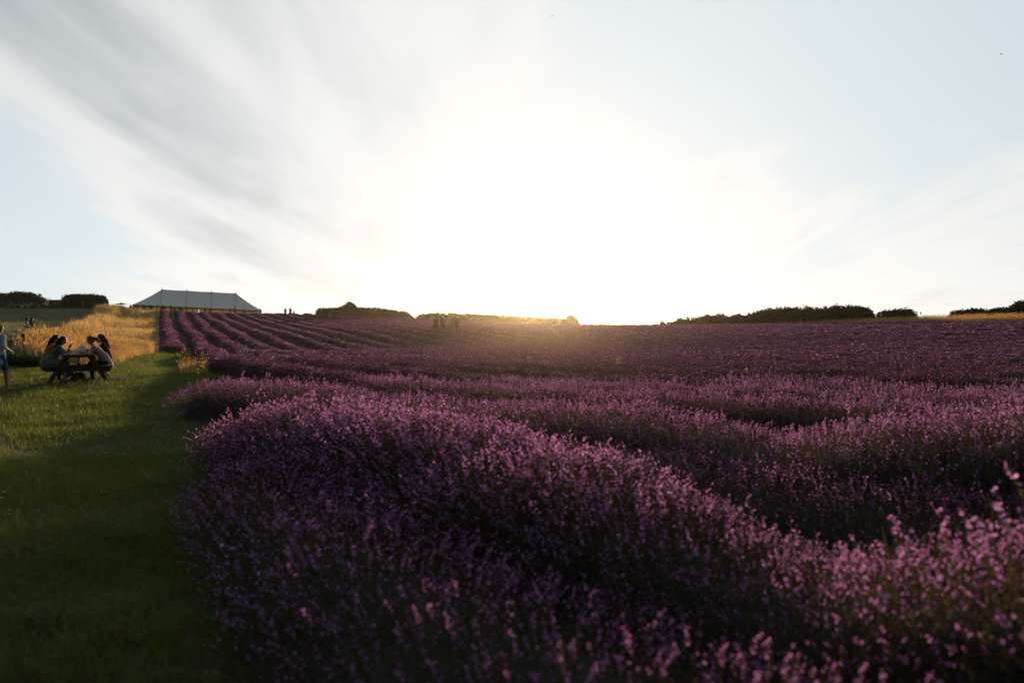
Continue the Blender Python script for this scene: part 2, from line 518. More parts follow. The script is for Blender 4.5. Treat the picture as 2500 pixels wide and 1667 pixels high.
def spike_near(rng, L, bloom=.3):
    """one flowering lavender stem: stalk, leaves, whorls of calyces and open petals (metres)"""
    V, F, fm = [], [], []
    bend = rng.normal(0, .022, 2)
    def ax(t): return np.array([bend[0] * t * t, bend[1] * t * t, L * t])
    pts = [ax(t) for t in (0, .35, .7, 1.0)]
    for a in (0, 1.9):
        quad_strip(V, F, fm, pts, [.0026, .0024, .002, .0014], np.array([math.cos(a), math.sin(a), 0]), 0)
    for t in (.06, .14, .22, .31, .42):
        for s in (0, math.pi):
            a = rng.uniform(0, 6.28) * .3 + s + t * 9
            d = np.array([math.cos(a), math.sin(a), rng.uniform(.5, 1.1)]); d /= np.linalg.norm(d)
            l = rng.uniform(.022, .042)
            sd = np.cross(d, [0, 0, 1.0]); sd /= np.linalg.norm(sd)
            quad_strip(V, F, fm, [ax(t), ax(t) + d * l * .55, ax(t) + d * l - np.array([0, 0, .004])], [.002, .0045, .0008], sd, 0)
    nw = rng.integers(5, 8)
    top = 1.0
    zs = np.linspace(1 - .075 / L, .995, nw) + rng.normal(0, .004, nw)
    if rng.random() < .6: zs[0] -= .03 / L
    for wi, t in enumerate(zs):
        c = ax(t)
        r = .0065 * (1 - .35 * (wi / nw))
        n = 6
        a0 = rng.uniform(0, 6.28)
        for k in range(n):
            a = a0 + k * 6.283 / n + rng.normal(0, .12)
            d = np.array([math.cos(a), math.sin(a), rng.uniform(.35, .9)]); d /= np.linalg.norm(d)
            u = np.cross(d, [0, 0, 1.0]); u /= np.linalg.norm(u)
            v = np.cross(d, u)
            l = r * rng.uniform(1.0, 1.5)
            b = len(V)
            V += [c, c + d * l * .5 + u * .0018, c + d * l * .5 - u * .0009 + v * .0016, c + d * l * .5 - u * .0009 - v * .0016, c + d * l]
            for tri in ((0, 1, 2), (0, 2, 3), (0, 3, 1), (4, 2, 1), (4, 3, 2), (4, 1, 3)):
                F.append([b + i for i in tri]); fm.append(1)
            if rng.random() < bloom:
                e = c + d * l
                for q in range(2):
                    p1 = u * rng.uniform(.7, 1.2) + v * rng.normal(0, .9) + d * .5
                    p1 /= np.linalg.norm(p1)
                    s1 = np.cross(p1, d + rvec(rng) * .4); s1 /= np.linalg.norm(s1)
                    lw = rng.uniform(.0045, .0075) * (-1 if q else 1)
                    quad_strip(V, F, fm, [e - p1 * .001, e + p1 * lw * .6, e + p1 * lw], [.002, abs(lw) * .95, abs(lw) * .4], s1, 2)
    return V, F, fm


def spike_mid(rng, L, bl, s=1.0):
    V, F, fm = [], [], []
    bend = rng.normal(0, .02, 2)
    def ax(t): return np.array([bend[0] * t * t, bend[1] * t * t, L * t])
    a = rng.uniform(0, 3.14)
    quad_strip(V, F, fm, [ax(0), ax(.55), ax(1)], [.004 * s, .0035 * s, .002 * s], np.array([math.cos(a), math.sin(a), 0]), 0)
    for t in (.1, .25):
        a = rng.uniform(0, 6.28)
        d = np.array([math.cos(a), math.sin(a), .8]) * .035
        quad_strip(V, F, fm, [ax(t), ax(t) + d], [.006, .002], np.array([-math.sin(a), math.cos(a), 0]), 0)
    for t in np.linspace(1 - .07 / L, 1, 5):
        c = ax(t)
        for q in range(2):
            d = rvec(rng); d[2] = abs(d[2]) * .5; u = np.cross(d, rvec(rng)); u /= np.linalg.norm(u)
            w = rng.uniform(.0055, .010) * s
            quad_strip(V, F, fm, [c - d * w, c + d * w], [w * 1.5, w * 1.0], u, 2 if rng.random() < bl else 1)
    return V, F, fm


def merge(parts):
    V, F, fm = [], [], []
    for (v, f, m, mat) in parts:
        b = len(V)
        V += [mat @ Vector(p) for p in v]
        F += [[i + b for i in q] for q in f]; fm += m
    return V, F, fm


def clump(rng, n, spread, L, size, bl):
    """a handful of coarse flower spikes leaning outwards"""
    parts = []
    for k in range(n):
        V, F, fm = [], [], []
        l = L * rng.uniform(.75, 1.15)
        a = rng.uniform(0, 3.14)
        p = np.array([0, 0, 1.0]) * l
        quad_strip(V, F, fm, [p * 0.2, p * .8], [.006 * size, .004 * size], np.array([math.cos(a), math.sin(a), 0]), 0)
        for q in range(4):
            c = np.array([0, 0, l - .055 + .018 * q]) + rng.normal(0, .004, 3) * size
            d = rvec(rng); u = np.cross(d, rvec(rng)); u /= np.linalg.norm(u)
            w = rng.uniform(.008, .014) * size
            quad_strip(V, F, fm, [c - d * w, c + d * w], [w * 1.4, w * 1.4], u, 2 if rng.random() < bl else 1)
        x, y = rng.normal(0, spread, 2)
        R = Matrix.Translation((x, y, 0)) @ Euler((-y * 1.6 / max(spread, .01) * .09 + rng.normal(0, .12), x * 1.6 / max(spread, .01) * .09 + rng.normal(0, .12), a)).to_matrix().to_4x4()
        parts.append((V, F, fm, R))
    return merge(parts)


def proto(name, VFm, mats):
    V, F, fm = VFm
    quads = [f for f in F if len(f) == 4]; tris = [f for f in F if len(f) == 3]
    fq = [m for f, m in zip(F, fm) if len(f) == 4]; ft = [m for f, m in zip(F, fm) if len(f) == 3]
    me = new_mesh(name, np.array([tuple(v) for v in V]), [np.array(quads, int).reshape(-1, 4), np.array(tris, int).reshape(-1, 3)], mats, fq + ft)
    return bpy.data.objects.new(name, me)      # kept out of the scene: only its mesh is used


prng = np.random.default_rng(5)
LM = [M['stem'], M['calyx'], M['petal']]
def near_set(blooms): return [proto('lavender_stem', spike_near(prng, prng.uniform(.24, .34), b_), LM) for b_ in blooms]


def mid_set(blooms):
    return [proto('lavender_stem', merge([(*spike_mid(prng, prng.uniform(.24, .33), b_), Matrix.Translation((*prng.normal(0, .022, 2), 0)) @ Euler((*prng.normal(0, .16, 2), 0)).to_matrix().to_4x4())
                                          for _ in range(3)]), LM) for b_ in blooms]


LAV = [near_set((.055, .09, .135, .19, .26, .37)), near_set((.01, .03, .05, .08, .11, .16)),
       mid_set((.09, .13, .17, .22, .27, .34)), mid_set((.0, .02, .04, .06, .10, .14)),
       [proto('lavender_tuft', clump(prng, 9, .06, .28, .95, b_), LM) for b_ in (.06, .08, .10, .13, .16, .2)], [proto('lavender_tuft', clump(prng, 9, .07, .28, 1.1, b_), LM) for b_ in (.0, .0, .03, .06, .08, .12)],
       [proto('lavender_tuft', clump(prng, 15, .12, .27, 1.3, b_), LM) for b_ in (.12, .15, .19, .23, .27, .31)], [proto('lavender_tuft', clump(prng, 15, .12, .27, 1.4, b_), LM) for b_ in (.0, .0, .03, .05, .07, .10)]]


def tuft(rng, n, h, w, spread, lean, mats=(0,), seg=3, seed=False, droop=.5):
    V, F, fm = [], [], []
    for k in range(n):
        a = rng.uniform(0, 6.28)
        o = np.array([rng.normal(0, spread), rng.normal(0, spread), 0])
        l = h * rng.uniform(.55, 1.15)
        ln = abs(rng.normal(0, lean))
        d = np.array([math.cos(a), math.sin(a), 0])
        sd = np.array([-math.sin(a + rng.normal(0, .8)), math.cos(a), 0]); sd /= np.linalg.norm(sd)
        pts = []
        for t in np.linspace(0, 1, seg + 1):
            pts.append(o + d * l * ln * (t * .5 + droop * t * t) + np.array([0, 0, l * t * (1 - .25 * ln * t * t)]))
        ww = [w * (1 - .15 * t) if t < .5 else w * (1.25 - 1.1 * t) for t in np.linspace(0, 1, seg + 1)]
        m = int(rng.choice(mats))
        quad_strip(V, F, fm, pts, ww, sd, m)
        if seed and rng.random() < .75:
            e = pts[-1]; dd = (pts[-1] - pts[-2]); dd /= np.linalg.norm(dd)
            hl = rng.uniform(.07, .13)
            for q in range(2):
                s2 = rvec(rng); s2 -= dd * np.dot(s2, dd); s2 /= np.linalg.norm(s2)
                quad_strip(V, F, fm, [e - dd * hl * .3, e + dd * hl * .25, e + dd * hl], [.003, .013 * rng.uniform(.7, 1.5), .002], s2, m)
    return V, F, fm


P_GRASS = [proto('grass_tuft', tuft(prng, 14, prng.uniform(.05, .10), .0035, .03, .75), [M['blade']]) for _ in range(8)]
P_LONG = [proto('grass_tuft', tuft(prng, 10, prng.uniform(.13, .24), .0045, .025, .8, droop=.8), [M['blade']]) for _ in range(5)]
P_LAWN = [proto('grass_tuft', tuft(prng, 16, prng.uniform(.07, .12), .008, .08, .6, seg=2), [M['blade']]) for _ in range(6)]
P_FARLAWN = [proto('grass_tuft', tuft(prng, 18, .13, .022, .22, .6, seg=1), [M['blade']]) for _ in range(5)]
SM = [M['straw'], M['strawlow']]
P_STRAW = [proto('dry_grass_tuft', tuft(prng, 15, prng.uniform(.62, .86), .006, .06, .22, (0, 0, 0, 1), seg=3, seed=True), SM) for _ in range(7)]
P_STRAWFAR = [proto('dry_grass_tuft', tuft(prng, 26, prng.uniform(.75, 1.0), .022, .30, .25, (0, 0, 0, 1), seg=2), SM) for _ in range(5)]
P_UNDER = [proto('dry_grass_tuft', tuft(prng, 14, prng.uniform(.35, .55), .008, .08, .45, (0, 1, 1), seg=2), SM) for _ in range(4)]
P_WEED = [proto('weed_tuft', tuft(prng, 16, prng.uniform(.25, .5), .028, .07, .7, seg=3, droop=.4), [M['weed']]) for _ in range(5)]


# ------------------------------------------------------------------ scattering: a cloud of points, each carrying a copy of one piece
def scatter_tree(name, lods):
    """lods: list of lists of piece objects; point attribute 'lod' picks the list and 'pick' the piece in it"""
    g = bpy.data.node_groups.new(name, 'GeometryNodeTree')
    g.interface.new_socket('Geometry', in_out='INPUT', socket_type='NodeSocketGeometry')
    g.interface.new_socket('Geometry', in_out='OUTPUT', socket_type='NodeSocketGeometry')
    N, L = g.nodes, g.links
    gi, go = N.new('NodeGroupInput'), N.new('NodeGroupOutput')

    def attr(nm, typ):
        n = N.new('GeometryNodeInputNamedAttribute'); n.data_type = typ
        n.inputs['Name'].default_value = nm
        return [o for o in n.outputs if o.enabled][0]
    a_lod, a_pick, a_rot, a_size = attr('lod', 'INT'), attr('pick', 'INT'), attr('rot', 'FLOAT_VECTOR'), attr('size', 'FLOAT')
    e2r = N.new('FunctionNodeEulerToRotation')
    L.new(a_rot, e2r.inputs[0])
    final = N.new('GeometryNodeJoinGeometry')
    for li, objs in enumerate(lods):
        if not objs: continue
        jn = N.new('GeometryNodeJoinGeometry')
        for o in objs:
            oi = N.new('GeometryNodeObjectInfo')
            oi.inputs['Object'].default_value = o
            oi.inputs['As Instance'].default_value = False
            g2i = N.new('GeometryNodeGeometryToInstance')
            L.new(oi.outputs['Geometry'], g2i.inputs[0])
            L.new(g2i.outputs[0], jn.inputs[0])
        cmp = N.new('FunctionNodeCompare'); cmp.data_type = 'INT'; cmp.operation = 'EQUAL'
        ins = [s for s in cmp.inputs if s.enabled]
        L.new(a_lod, ins[0]); ins[1].default_value = li
        iop = N.new('GeometryNodeInstanceOnPoints')
        L.new(gi.outputs[0], iop.inputs['Points'])
        L.new(cmp.outputs[0], iop.inputs['Selection'])
        L.new(jn.outputs[0], iop.inputs['Instance'])
        iop.inputs['Pick Instance'].default_value = True
        L.new(a_pick, iop.inputs['Instance Index'])
        L.new(e2r.outputs[0], iop.inputs['Rotation'])
        L.new(a_size, iop.inputs['Scale'])
        L.new(iop.outputs[0], final.inputs[0])
    L.new(final.outputs[0], go.inputs[0])
    return g


def scatter(name, tree, P, rot, size, lod, pick, parent=None, mats=()):
    me = bpy.data.meshes.new(name)
    n = len(P)
    me.vertices.add(n)
    me.vertices.foreach_set('co', np.asarray(P, np.float32).ravel())
    for nm, typ, key, arr in (('lod', 'INT', 'value', lod), ('pick', 'INT', 'value', pick), ('size', 'FLOAT', 'value', size), ('rot', 'FLOAT_VECTOR', 'vector', rot)):
        a = me.attributes.new(nm, typ, 'POINT')
        dt = np.int32 if typ == 'INT' else np.float32
        a.data.foreach_set(key, np.ascontiguousarray(np.broadcast_to(arr, (n, 3) if typ == 'FLOAT_VECTOR' else (n,)), dt).ravel())
    for m in mats: me.materials.append(m)
    o = link(name, me, parent)
    md = o.modifiers.new('scatter', 'NODES')
    md.node_group = tree
    o['kind'] = 'stuff'
    return o


T_LAV = scatter_tree('lavender_scatter', LAV)


# ------------------------------------------------------------------ building the rows
def smooth_noise(n, step, rng):
    k = np.arange(-3, n // step + 6)
    v = rng.normal(0, 1, len(k))
    return np.interp(np.arange(n), k * step, v)


ROW_NAMES = [
    'nearest lavender row, its spikes blurred large along the bottom right',
    'big domed lavender row whose sunlit crest crosses the middle foreground',
    'lavender row behind the dark trough, ending in a rounded mound by the grass',
    'short strip of lavender beside the earth path, leftmost row up to the marquee',
    'long lavender row starting behind the rounded mound and climbing to the marquee',
]
ORD = ['second', 'third', 'fourth', 'fifth', 'sixth', 'seventh', 'eighth', 'ninth', 'tenth', 'eleventh', 'twelfth']


def make_row(i, c, w, H):
    rng = np.random.default_rng(100 + i)
    n = len(c)
    step = np.linalg.norm(c[1] - c[0])
    d = np.gradient(c, axis=0); d /= np.maximum(np.linalg.norm(d, axis=1), 1e-6)[:, None]
    nrm = np.stack([d[:, 1], -d[:, 0]], 1)
    # plants stand about half a metre apart: height and width change from one to the next
    q_ = .55
    hm = 1 + q_ * .09 * smooth_noise(n, max(2, int(.9 / step)), rng) + q_ * .06 * np.sin(np.arange(n) * step * 12.5 / 1.15 + 5 * smooth_noise(n, max(2, int(2 / step)), rng))
    wm = 1 + .05 * smooth_noise(n, max(2, int(1.1 / step)), rng)
    hm = np.clip(hm, .72, 1.22); wm = np.clip(wm, .8, 1.2)
    s = np.arange(n) * step
    e = np.minimum(s, s[-1] - s)
    elen = np.full(n, .7)
    if i == 0: wm *= np.interp(c[:, 0], [-2.1, -1.2, -.3, 1.2], [.62, .72, .92, 1.0])
    if i == 1:      # a broad dome towards the grass
        wm *= np.interp(c[:, 0], [-3.0, -1.9, -.8, .15, 1.0, 2.1], [1.35, 1.8, 2.05, 1.75, 1.25, 1.0])
        elen[n // 2:] = 1.5
    if i == 2:
        wm *= np.interp(c[:, 0], [-5, 0, 2, 4, 7], [.85, 1.0, 1.3, 1.5, 1.5])
    endf = np.sqrt(np.clip(e / elen, 0, 1))
    cxs = c[:, 0]
    if i == 0:  # taller towards the camera's right, lower at the grass end
        hm *= np.interp(cxs, [-2.1, -.45, .3, .95, 1.5, 2.3], [.80, .70, .68, .80, 1.12, 1.2])
    if i == 1:
        hm *= np.interp(cxs, [-3.0, -1.9, -.8, .15, .7, 1.05, 1.35, 1.7, 2.1, 3], [1.08, 1.22, 1.2, 1.05, .95, .76, .62, .92, 1.42, 1.5])
    if i == 2:
        hm *= np.interp(cxs, [-5.6, -4, -1, 1.5, 2.6, 3.3, 4.2, 7], [.95, 1.0, 1.0, 1.02, .80, 1.16, 1.5, 1.5])
    gz = T(c[:, 0], c[:, 1])
    root = link('lavender_row', None, None, (float(c[n // 2, 0]), float(c[n // 2, 1]), float(gz[n // 2])))
    off = np.array(root.location)
    if i < len(ROW_NAMES): lab, grp = ROW_NAMES[i], None
    elif i - 5 < len(ORD): lab, grp = ORD[i - 5] + ' of the long lavender rows, counted from the one behind the rounded mound', None
    elif i < 30: lab, grp = 'lavender row in the middle of the field, meeting the hedge line at its far end', 'rows of the middle field'
    else: lab, grp = 'lavender row on the flat far side, seen as a thin dark band', 'rows of the far side'
    if w == .95 and H == .36: lab, grp = 'low thin lavender added to darken the trough between the big dome and the next row', None
    tag(root, lab, 'lavender row', grp or 'rows of lavender across the field')
    # leafy body
    k = 9
    q = max(1, int(round((.1 if i < 3 else .5) / step)))
    ids = np.arange(0, n, q)
    if ids[-1] != n - 1: ids = np.append(ids, n - 1)
    V = []
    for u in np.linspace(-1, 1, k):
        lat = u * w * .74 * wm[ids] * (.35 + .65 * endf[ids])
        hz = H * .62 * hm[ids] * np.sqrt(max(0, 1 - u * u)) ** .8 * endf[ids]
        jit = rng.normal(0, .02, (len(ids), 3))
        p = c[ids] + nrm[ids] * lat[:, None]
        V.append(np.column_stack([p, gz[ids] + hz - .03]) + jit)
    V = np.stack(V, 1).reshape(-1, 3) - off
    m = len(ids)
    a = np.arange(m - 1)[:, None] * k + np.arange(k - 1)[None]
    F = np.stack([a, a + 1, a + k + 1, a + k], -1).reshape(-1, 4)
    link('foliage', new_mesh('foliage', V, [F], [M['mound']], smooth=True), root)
    # flower stems, by distance
    dist = np.hypot(c[:, 0], c[:, 1])
    lod = np.where(dist < 15.5, 0, np.where(dist < 27, 1, np.where(dist < 60, 2, 3)))
    per_m = np.array([920, 430, 200, 80])[lod] * step
    per_m = per_m * wm
    cnt = rng.poisson(per_m * (.35 + .65 * endf))
    idx = np.repeat(np.arange(n), cnt)
    N = len(idx)
    if not N: return root
    u = rng.uniform(-1, 1, N)
    u = np.sign(u) * np.abs(u) ** .9
    low = rng.random(N) < .22
    ef = endf[idx]
    L = lod[idx]
    far = (L >= 2)
    lat = u * w * np.where(far, .80, .66) * wm[idx] * (.5 + .5 * ef)
    along = rng.uniform(-.5, .5, N) * step
    p = c[idx] + nrm[idx] * lat[:, None] + d[idx] * along[:, None]
    bz = H * hm[idx] * (.16 + .36 * np.sqrt(np.clip(1 - u * u, 0, 1))) * (.4 + .6 * ef)
    bz = np.where(low, bz * rng.uniform(.35, .9, N), bz)
    tilt = u * np.where(low, 1.15, .85) + rng.normal(0, .17, N)
    la = rng.normal(0, .2, N)
    # ends of the row fan outwards
    endsgn = np.where(s[idx] < .7, -1, np.where(s[-1] - s[idx] < .7, 1, 0))
    la = la + endsgn * (1 - ef) * 1.0
    dv = nrm[idx] * np.sin(tilt)[:, None] + d[idx] * np.sin(la)[:, None]
    th = np.clip(np.hypot(dv[:, 0], dv[:, 1]), 0, .97)
    ph = np.arctan2(dv[:, 1], dv[:, 0])
    rot = np.stack([np.zeros(N), np.arcsin(th), ph], 1)
    z = T(p[:, 0], p[:, 1]) + bz
    size = rng.uniform(.82, 1.12, N) * np.clip(hm[idx], .6, 1.5) ** .7
    size = np.where(rng.random(N) < .03, size * rng.uniform(1.15, 1.4, N), size)     # a few stand proud
    if i < 2: size = size * 1.22
    P = np.column_stack([p, z]) - off
    # flanks and the nearest row's left part get duller copies: shade put in as colour
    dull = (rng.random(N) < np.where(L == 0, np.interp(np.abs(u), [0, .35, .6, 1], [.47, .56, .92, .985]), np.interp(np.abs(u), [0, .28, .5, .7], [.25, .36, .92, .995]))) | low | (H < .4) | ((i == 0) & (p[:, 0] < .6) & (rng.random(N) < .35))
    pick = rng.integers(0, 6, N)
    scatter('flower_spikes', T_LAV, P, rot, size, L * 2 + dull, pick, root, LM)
    return root


for _i, (_c, _w, _h) in enumerate(ROWS + [LOW]):
    make_row(_i, _c, _w, _h)
# ------------------------------------------------------------------ grass, dry grass, weeds
def rand_pts(n, x0, x1, y0, y1, rng): return rng.uniform(x0, x1, n), rng.uniform(y0, y1, n)


def view_ok(x, y, m=.74, pad=2.5): return (np.abs(x) < m * y + pad) & (y > .6)


def patchy(x, y, s=1.0, o=0.0):
    return .5 + .25 * np.sin(x * 1.7 * s + o + 1.3 * np.sin(y * 1.1 * s)) + .25 * np.sin(y * 2.1 * s + o * 2 + 1.7 * np.sin(x * .9 * s))


def poly_in(x, y, P):
    P = np.asarray(P, float); ins = np.zeros(len(x), bool)
    for (x1, y1), (x2, y2) in zip(P, np.roll(P, -1, axis=0)):
        c = ((y1 > y) != (y2 > y)) & (x < (x2 - x1) * (y - y1) / (y2 - y1 + 1e-12) + x1)
        ins ^= c
    return ins


BANK = [(-17.0, 27.3), (-15.8, 29.5), (-16.2, 33), (-18.2, 38.5), (-19.3, 42.8), (-20.6, 45.5), (-22.6, 50.5), (-28.5, 63), (-38.3, 85), (-53.1, 118.5),
        (-68, 152), (-75, 150), (-62, 119), (-49.5, 93), (-39.2, 70), (-29.4, 50.5), (-24.4, 41), (-20.4, 33.5), (-17.8, 28.4)]

T_GRASS = scatter_tree('grass_scatter', [P_GRASS, P_LONG, P_LAWN, P_FARLAWN, P_WEED])
T_STRAW = scatter_tree('dry_grass_scatter', [P_STRAW, P_UNDER, P_WEED, P_STRAWFAR])


def put(name, tree, x, y, lod, npick, size, lean, rng, dz=0.0, mats=(), bump=True):
    n = len(x)
    z = T(x, y) + (lumps(x, y) if bump else 0) + dz
    rot = np.stack([np.zeros(n), np.abs(rng.normal(0, lean, n)), rng.uniform(0, 6.28, n)], 1)
    return scatter(name, tree, np.column_stack([x, y, z]), rot, size, lod, rng.integers(0, 1000, n) % npick, None, mats)


def make_lawn():
    rng = np.random.default_rng(21)
    X, Y, Lo, Si = [], [], [], []

    def zone(n, x0, x1, y0, y1, lod, smin, smax, keep):
        x, y = rand_pts(n, x0, x1, y0, y1, rng)
        k = view_ok(x, y) & keep(x, y)
        x, y = x[k], y[k]
        X.append(x); Y.append(y); Lo.append(np.full(len(x), lod)); Si.append(rng.uniform(smin, smax, len(x)))
    on = lambda x, y: (x < lawn_edge(y) + .15) & ~poly_in(x, y, BANK)
    trod = lambda x, y: on(x, y) & (rng.random(len(x)) < .35 + .65 * patchy(x, y, .8))
    zone(62000, -8, .4, .8, 9.5, 0, .55, 1.25, trod)
    zone(9000, -8, .4, .8, 9.5, 1, .5, 1.15, lambda x, y: on(x, y) & (patchy(x, y, 1.3, 2) > .52))
    zone(5200, -16, -2, 9.5, 26, 1, .45, .9, lambda x, y: on(x, y) & (patchy(x, y, .9, 1) > .5))
    zone(46000, -21, -2, 9.5, 30, 2, .6, 1.25, trod)
    zone(26000, -27, -8, 27, 50, 2, .5, 1.0, on)
    zone(26000, -115, -14, 30, 150, 3, .8, 1.5, lambda x, y: on(x, y) & (y < 150))
    # rough grass and weeds between the strips of lavender
    zone(9000, -24, 30, 1.5, 45, 2, .5, 1.1, lambda x, y: (x > lawn_edge(y)) & (y < far_y(x)) & (patchy(x, y, .6, 3) > .35))
    X, Y = np.concatenate(X), np.concatenate(Y)
    o = put('lawn_grass', T_GRASS, X, Y, np.concatenate(Lo), 5, np.concatenate(Si), .25, rng, mats=[M['blade']])
    tag(o, 'short green turf with scattered longer tufts beside the lavender', None)


make_lawn()


def make_dry_grass():
    rng = np.random.default_rng(22)
    x, y = rand_pts(120000, -78, -14, 26, 152, rng)
    k = poly_in(x, y, BANK) & view_ok(x, y)
    x, y = x[k], y[k]
    # density falls with distance
    k = rng.random(len(x)) < np.interp(y, [26, 40, 60, 100, 150], [1, .9, .5, .30, .22])
    x, y = x[k], y[k]
    # extra fringe near the front where single stalks can be made out
    fx, fy = rand_pts(30000, -22, -14, 26, 46, rng)
    k = poly_in(fx, fy, BANK); fx, fy = fx[k], fy[k]
    x, y = np.concatenate([x, fx]), np.concatenate([y, fy])
    u = rng.random(len(x))
    # the part next to the lavender was left shorter and greener
    inner = np.interp(y, [26, 45, 63, 85, 118, 152], [-15, -20, -28.5, -38.3, -53.1, -68]) - x
    short = inner < np.interp(y, [26, 45, 85, 150], [.6, 3.2, 5.5, 5.0])
    lod = np.where(y > 58, 3, np.where(u < .62, 0, 1))
    size = rng.uniform(.72, 1.15, len(x)) * np.where(short, .62, 1.0) * (.86 + .28 * patchy(x, y, .5, 1))
    o = put('tall_grass', T_STRAW, x, y, lod, 4, size, .12, rng, mats=SM, bump=False)
    tag(o, 'tall golden dry grass on the bank behind the picnic table')
    # the strip along the far right edge of the field
    n = 26000
    t = rng.uniform(0, 1, n) ** .8
    ex = np.interp(t, [0, .25, .55, 1], [20, 36, 46.5, 66]); ey = far_y(ex)
    off = rng.uniform(.6, 9, n)
    x, y = ex + off * .75, ey + off * .66
    k = view_ok(x, y, .76, 3)
    x, y, off = x[k], y[k], off[k]
    lod = np.where(rng.random(len(x)) < np.interp(x, [20, 32, 40], [.15, .5, .7]), 0, 1)
    size = rng.uniform(.75, 1.2, len(x)) * np.interp(x, [20, 30, 40, 48], [.55, .75, 1.0, 1.15])
    o = put('tall_grass', T_STRAW, x, y, lod, 4, size, .12, rng, mats=SM, bump=False)
    tag(o, 'strip of golden seeding grass along the far right edge of the lavender')
    # dark weeds by the fence post and straggling grass in the gap between two rows
    a = rng.uniform(0, 6.28, 420); r = np.sqrt(rng.random(420))
    x = -17.0 + 1.25 * r * np.cos(a); y = 26.9 + .55 * r * np.sin(a)
    o = put('weeds', T_GRASS, x, y, np.full(len(x), 4), 5, rng.uniform(.6, 1.3, len(x)), .25, rng, mats=[M['weed']])
    tag(o, 'dark green weeds along the foot of the dry grass bank', kind='stuff')
    a = rng.uniform(0, 6.28, 30); r = np.sqrt(rng.random(30))
    x = -10.3 + .42 * r * np.cos(a); y = 25.6 + .6 * r * np.sin(a)
    o = put('straggling_grass', T_STRAW, x, y, np.zeros(30, int), 7, rng.uniform(.4, .75, 30), .2, rng, mats=SM)
    tag(o, 'loose yellow grass growing in the gap past the rounded lavender mound', kind='stuff')


make_dry_grass()


# ------------------------------------------------------------------ hedges and shrubs
def leaf_cloud(C, size, rng, up=.3):
    """small pointed leaves (two triangles folded) at the points C"""
    n = len(C)
    d = rng.normal(size=(n, 3)); d[:, 2] += up; d /= np.linalg.norm(d, axis=1)[:, None]
    u = np.cross(d, rng.normal(size=(n, 3))); u /= np.linalg.norm(u, axis=1)[:, None]
    s = (size * rng.uniform(.6, 1.4, n))[:, None]
    V = np.stack([C - d * s * .5, C + u * s * .32, C + d * s * .6, C - u * s * .32 + np.cross(d, u) * s * .15], 1).reshape(-1, 3)
    a = np.arange(n)[:, None] * 4
    return V, np.concatenate([a + np.array([[0, 1, 2]]), a + np.array([[0, 2, 3]])])


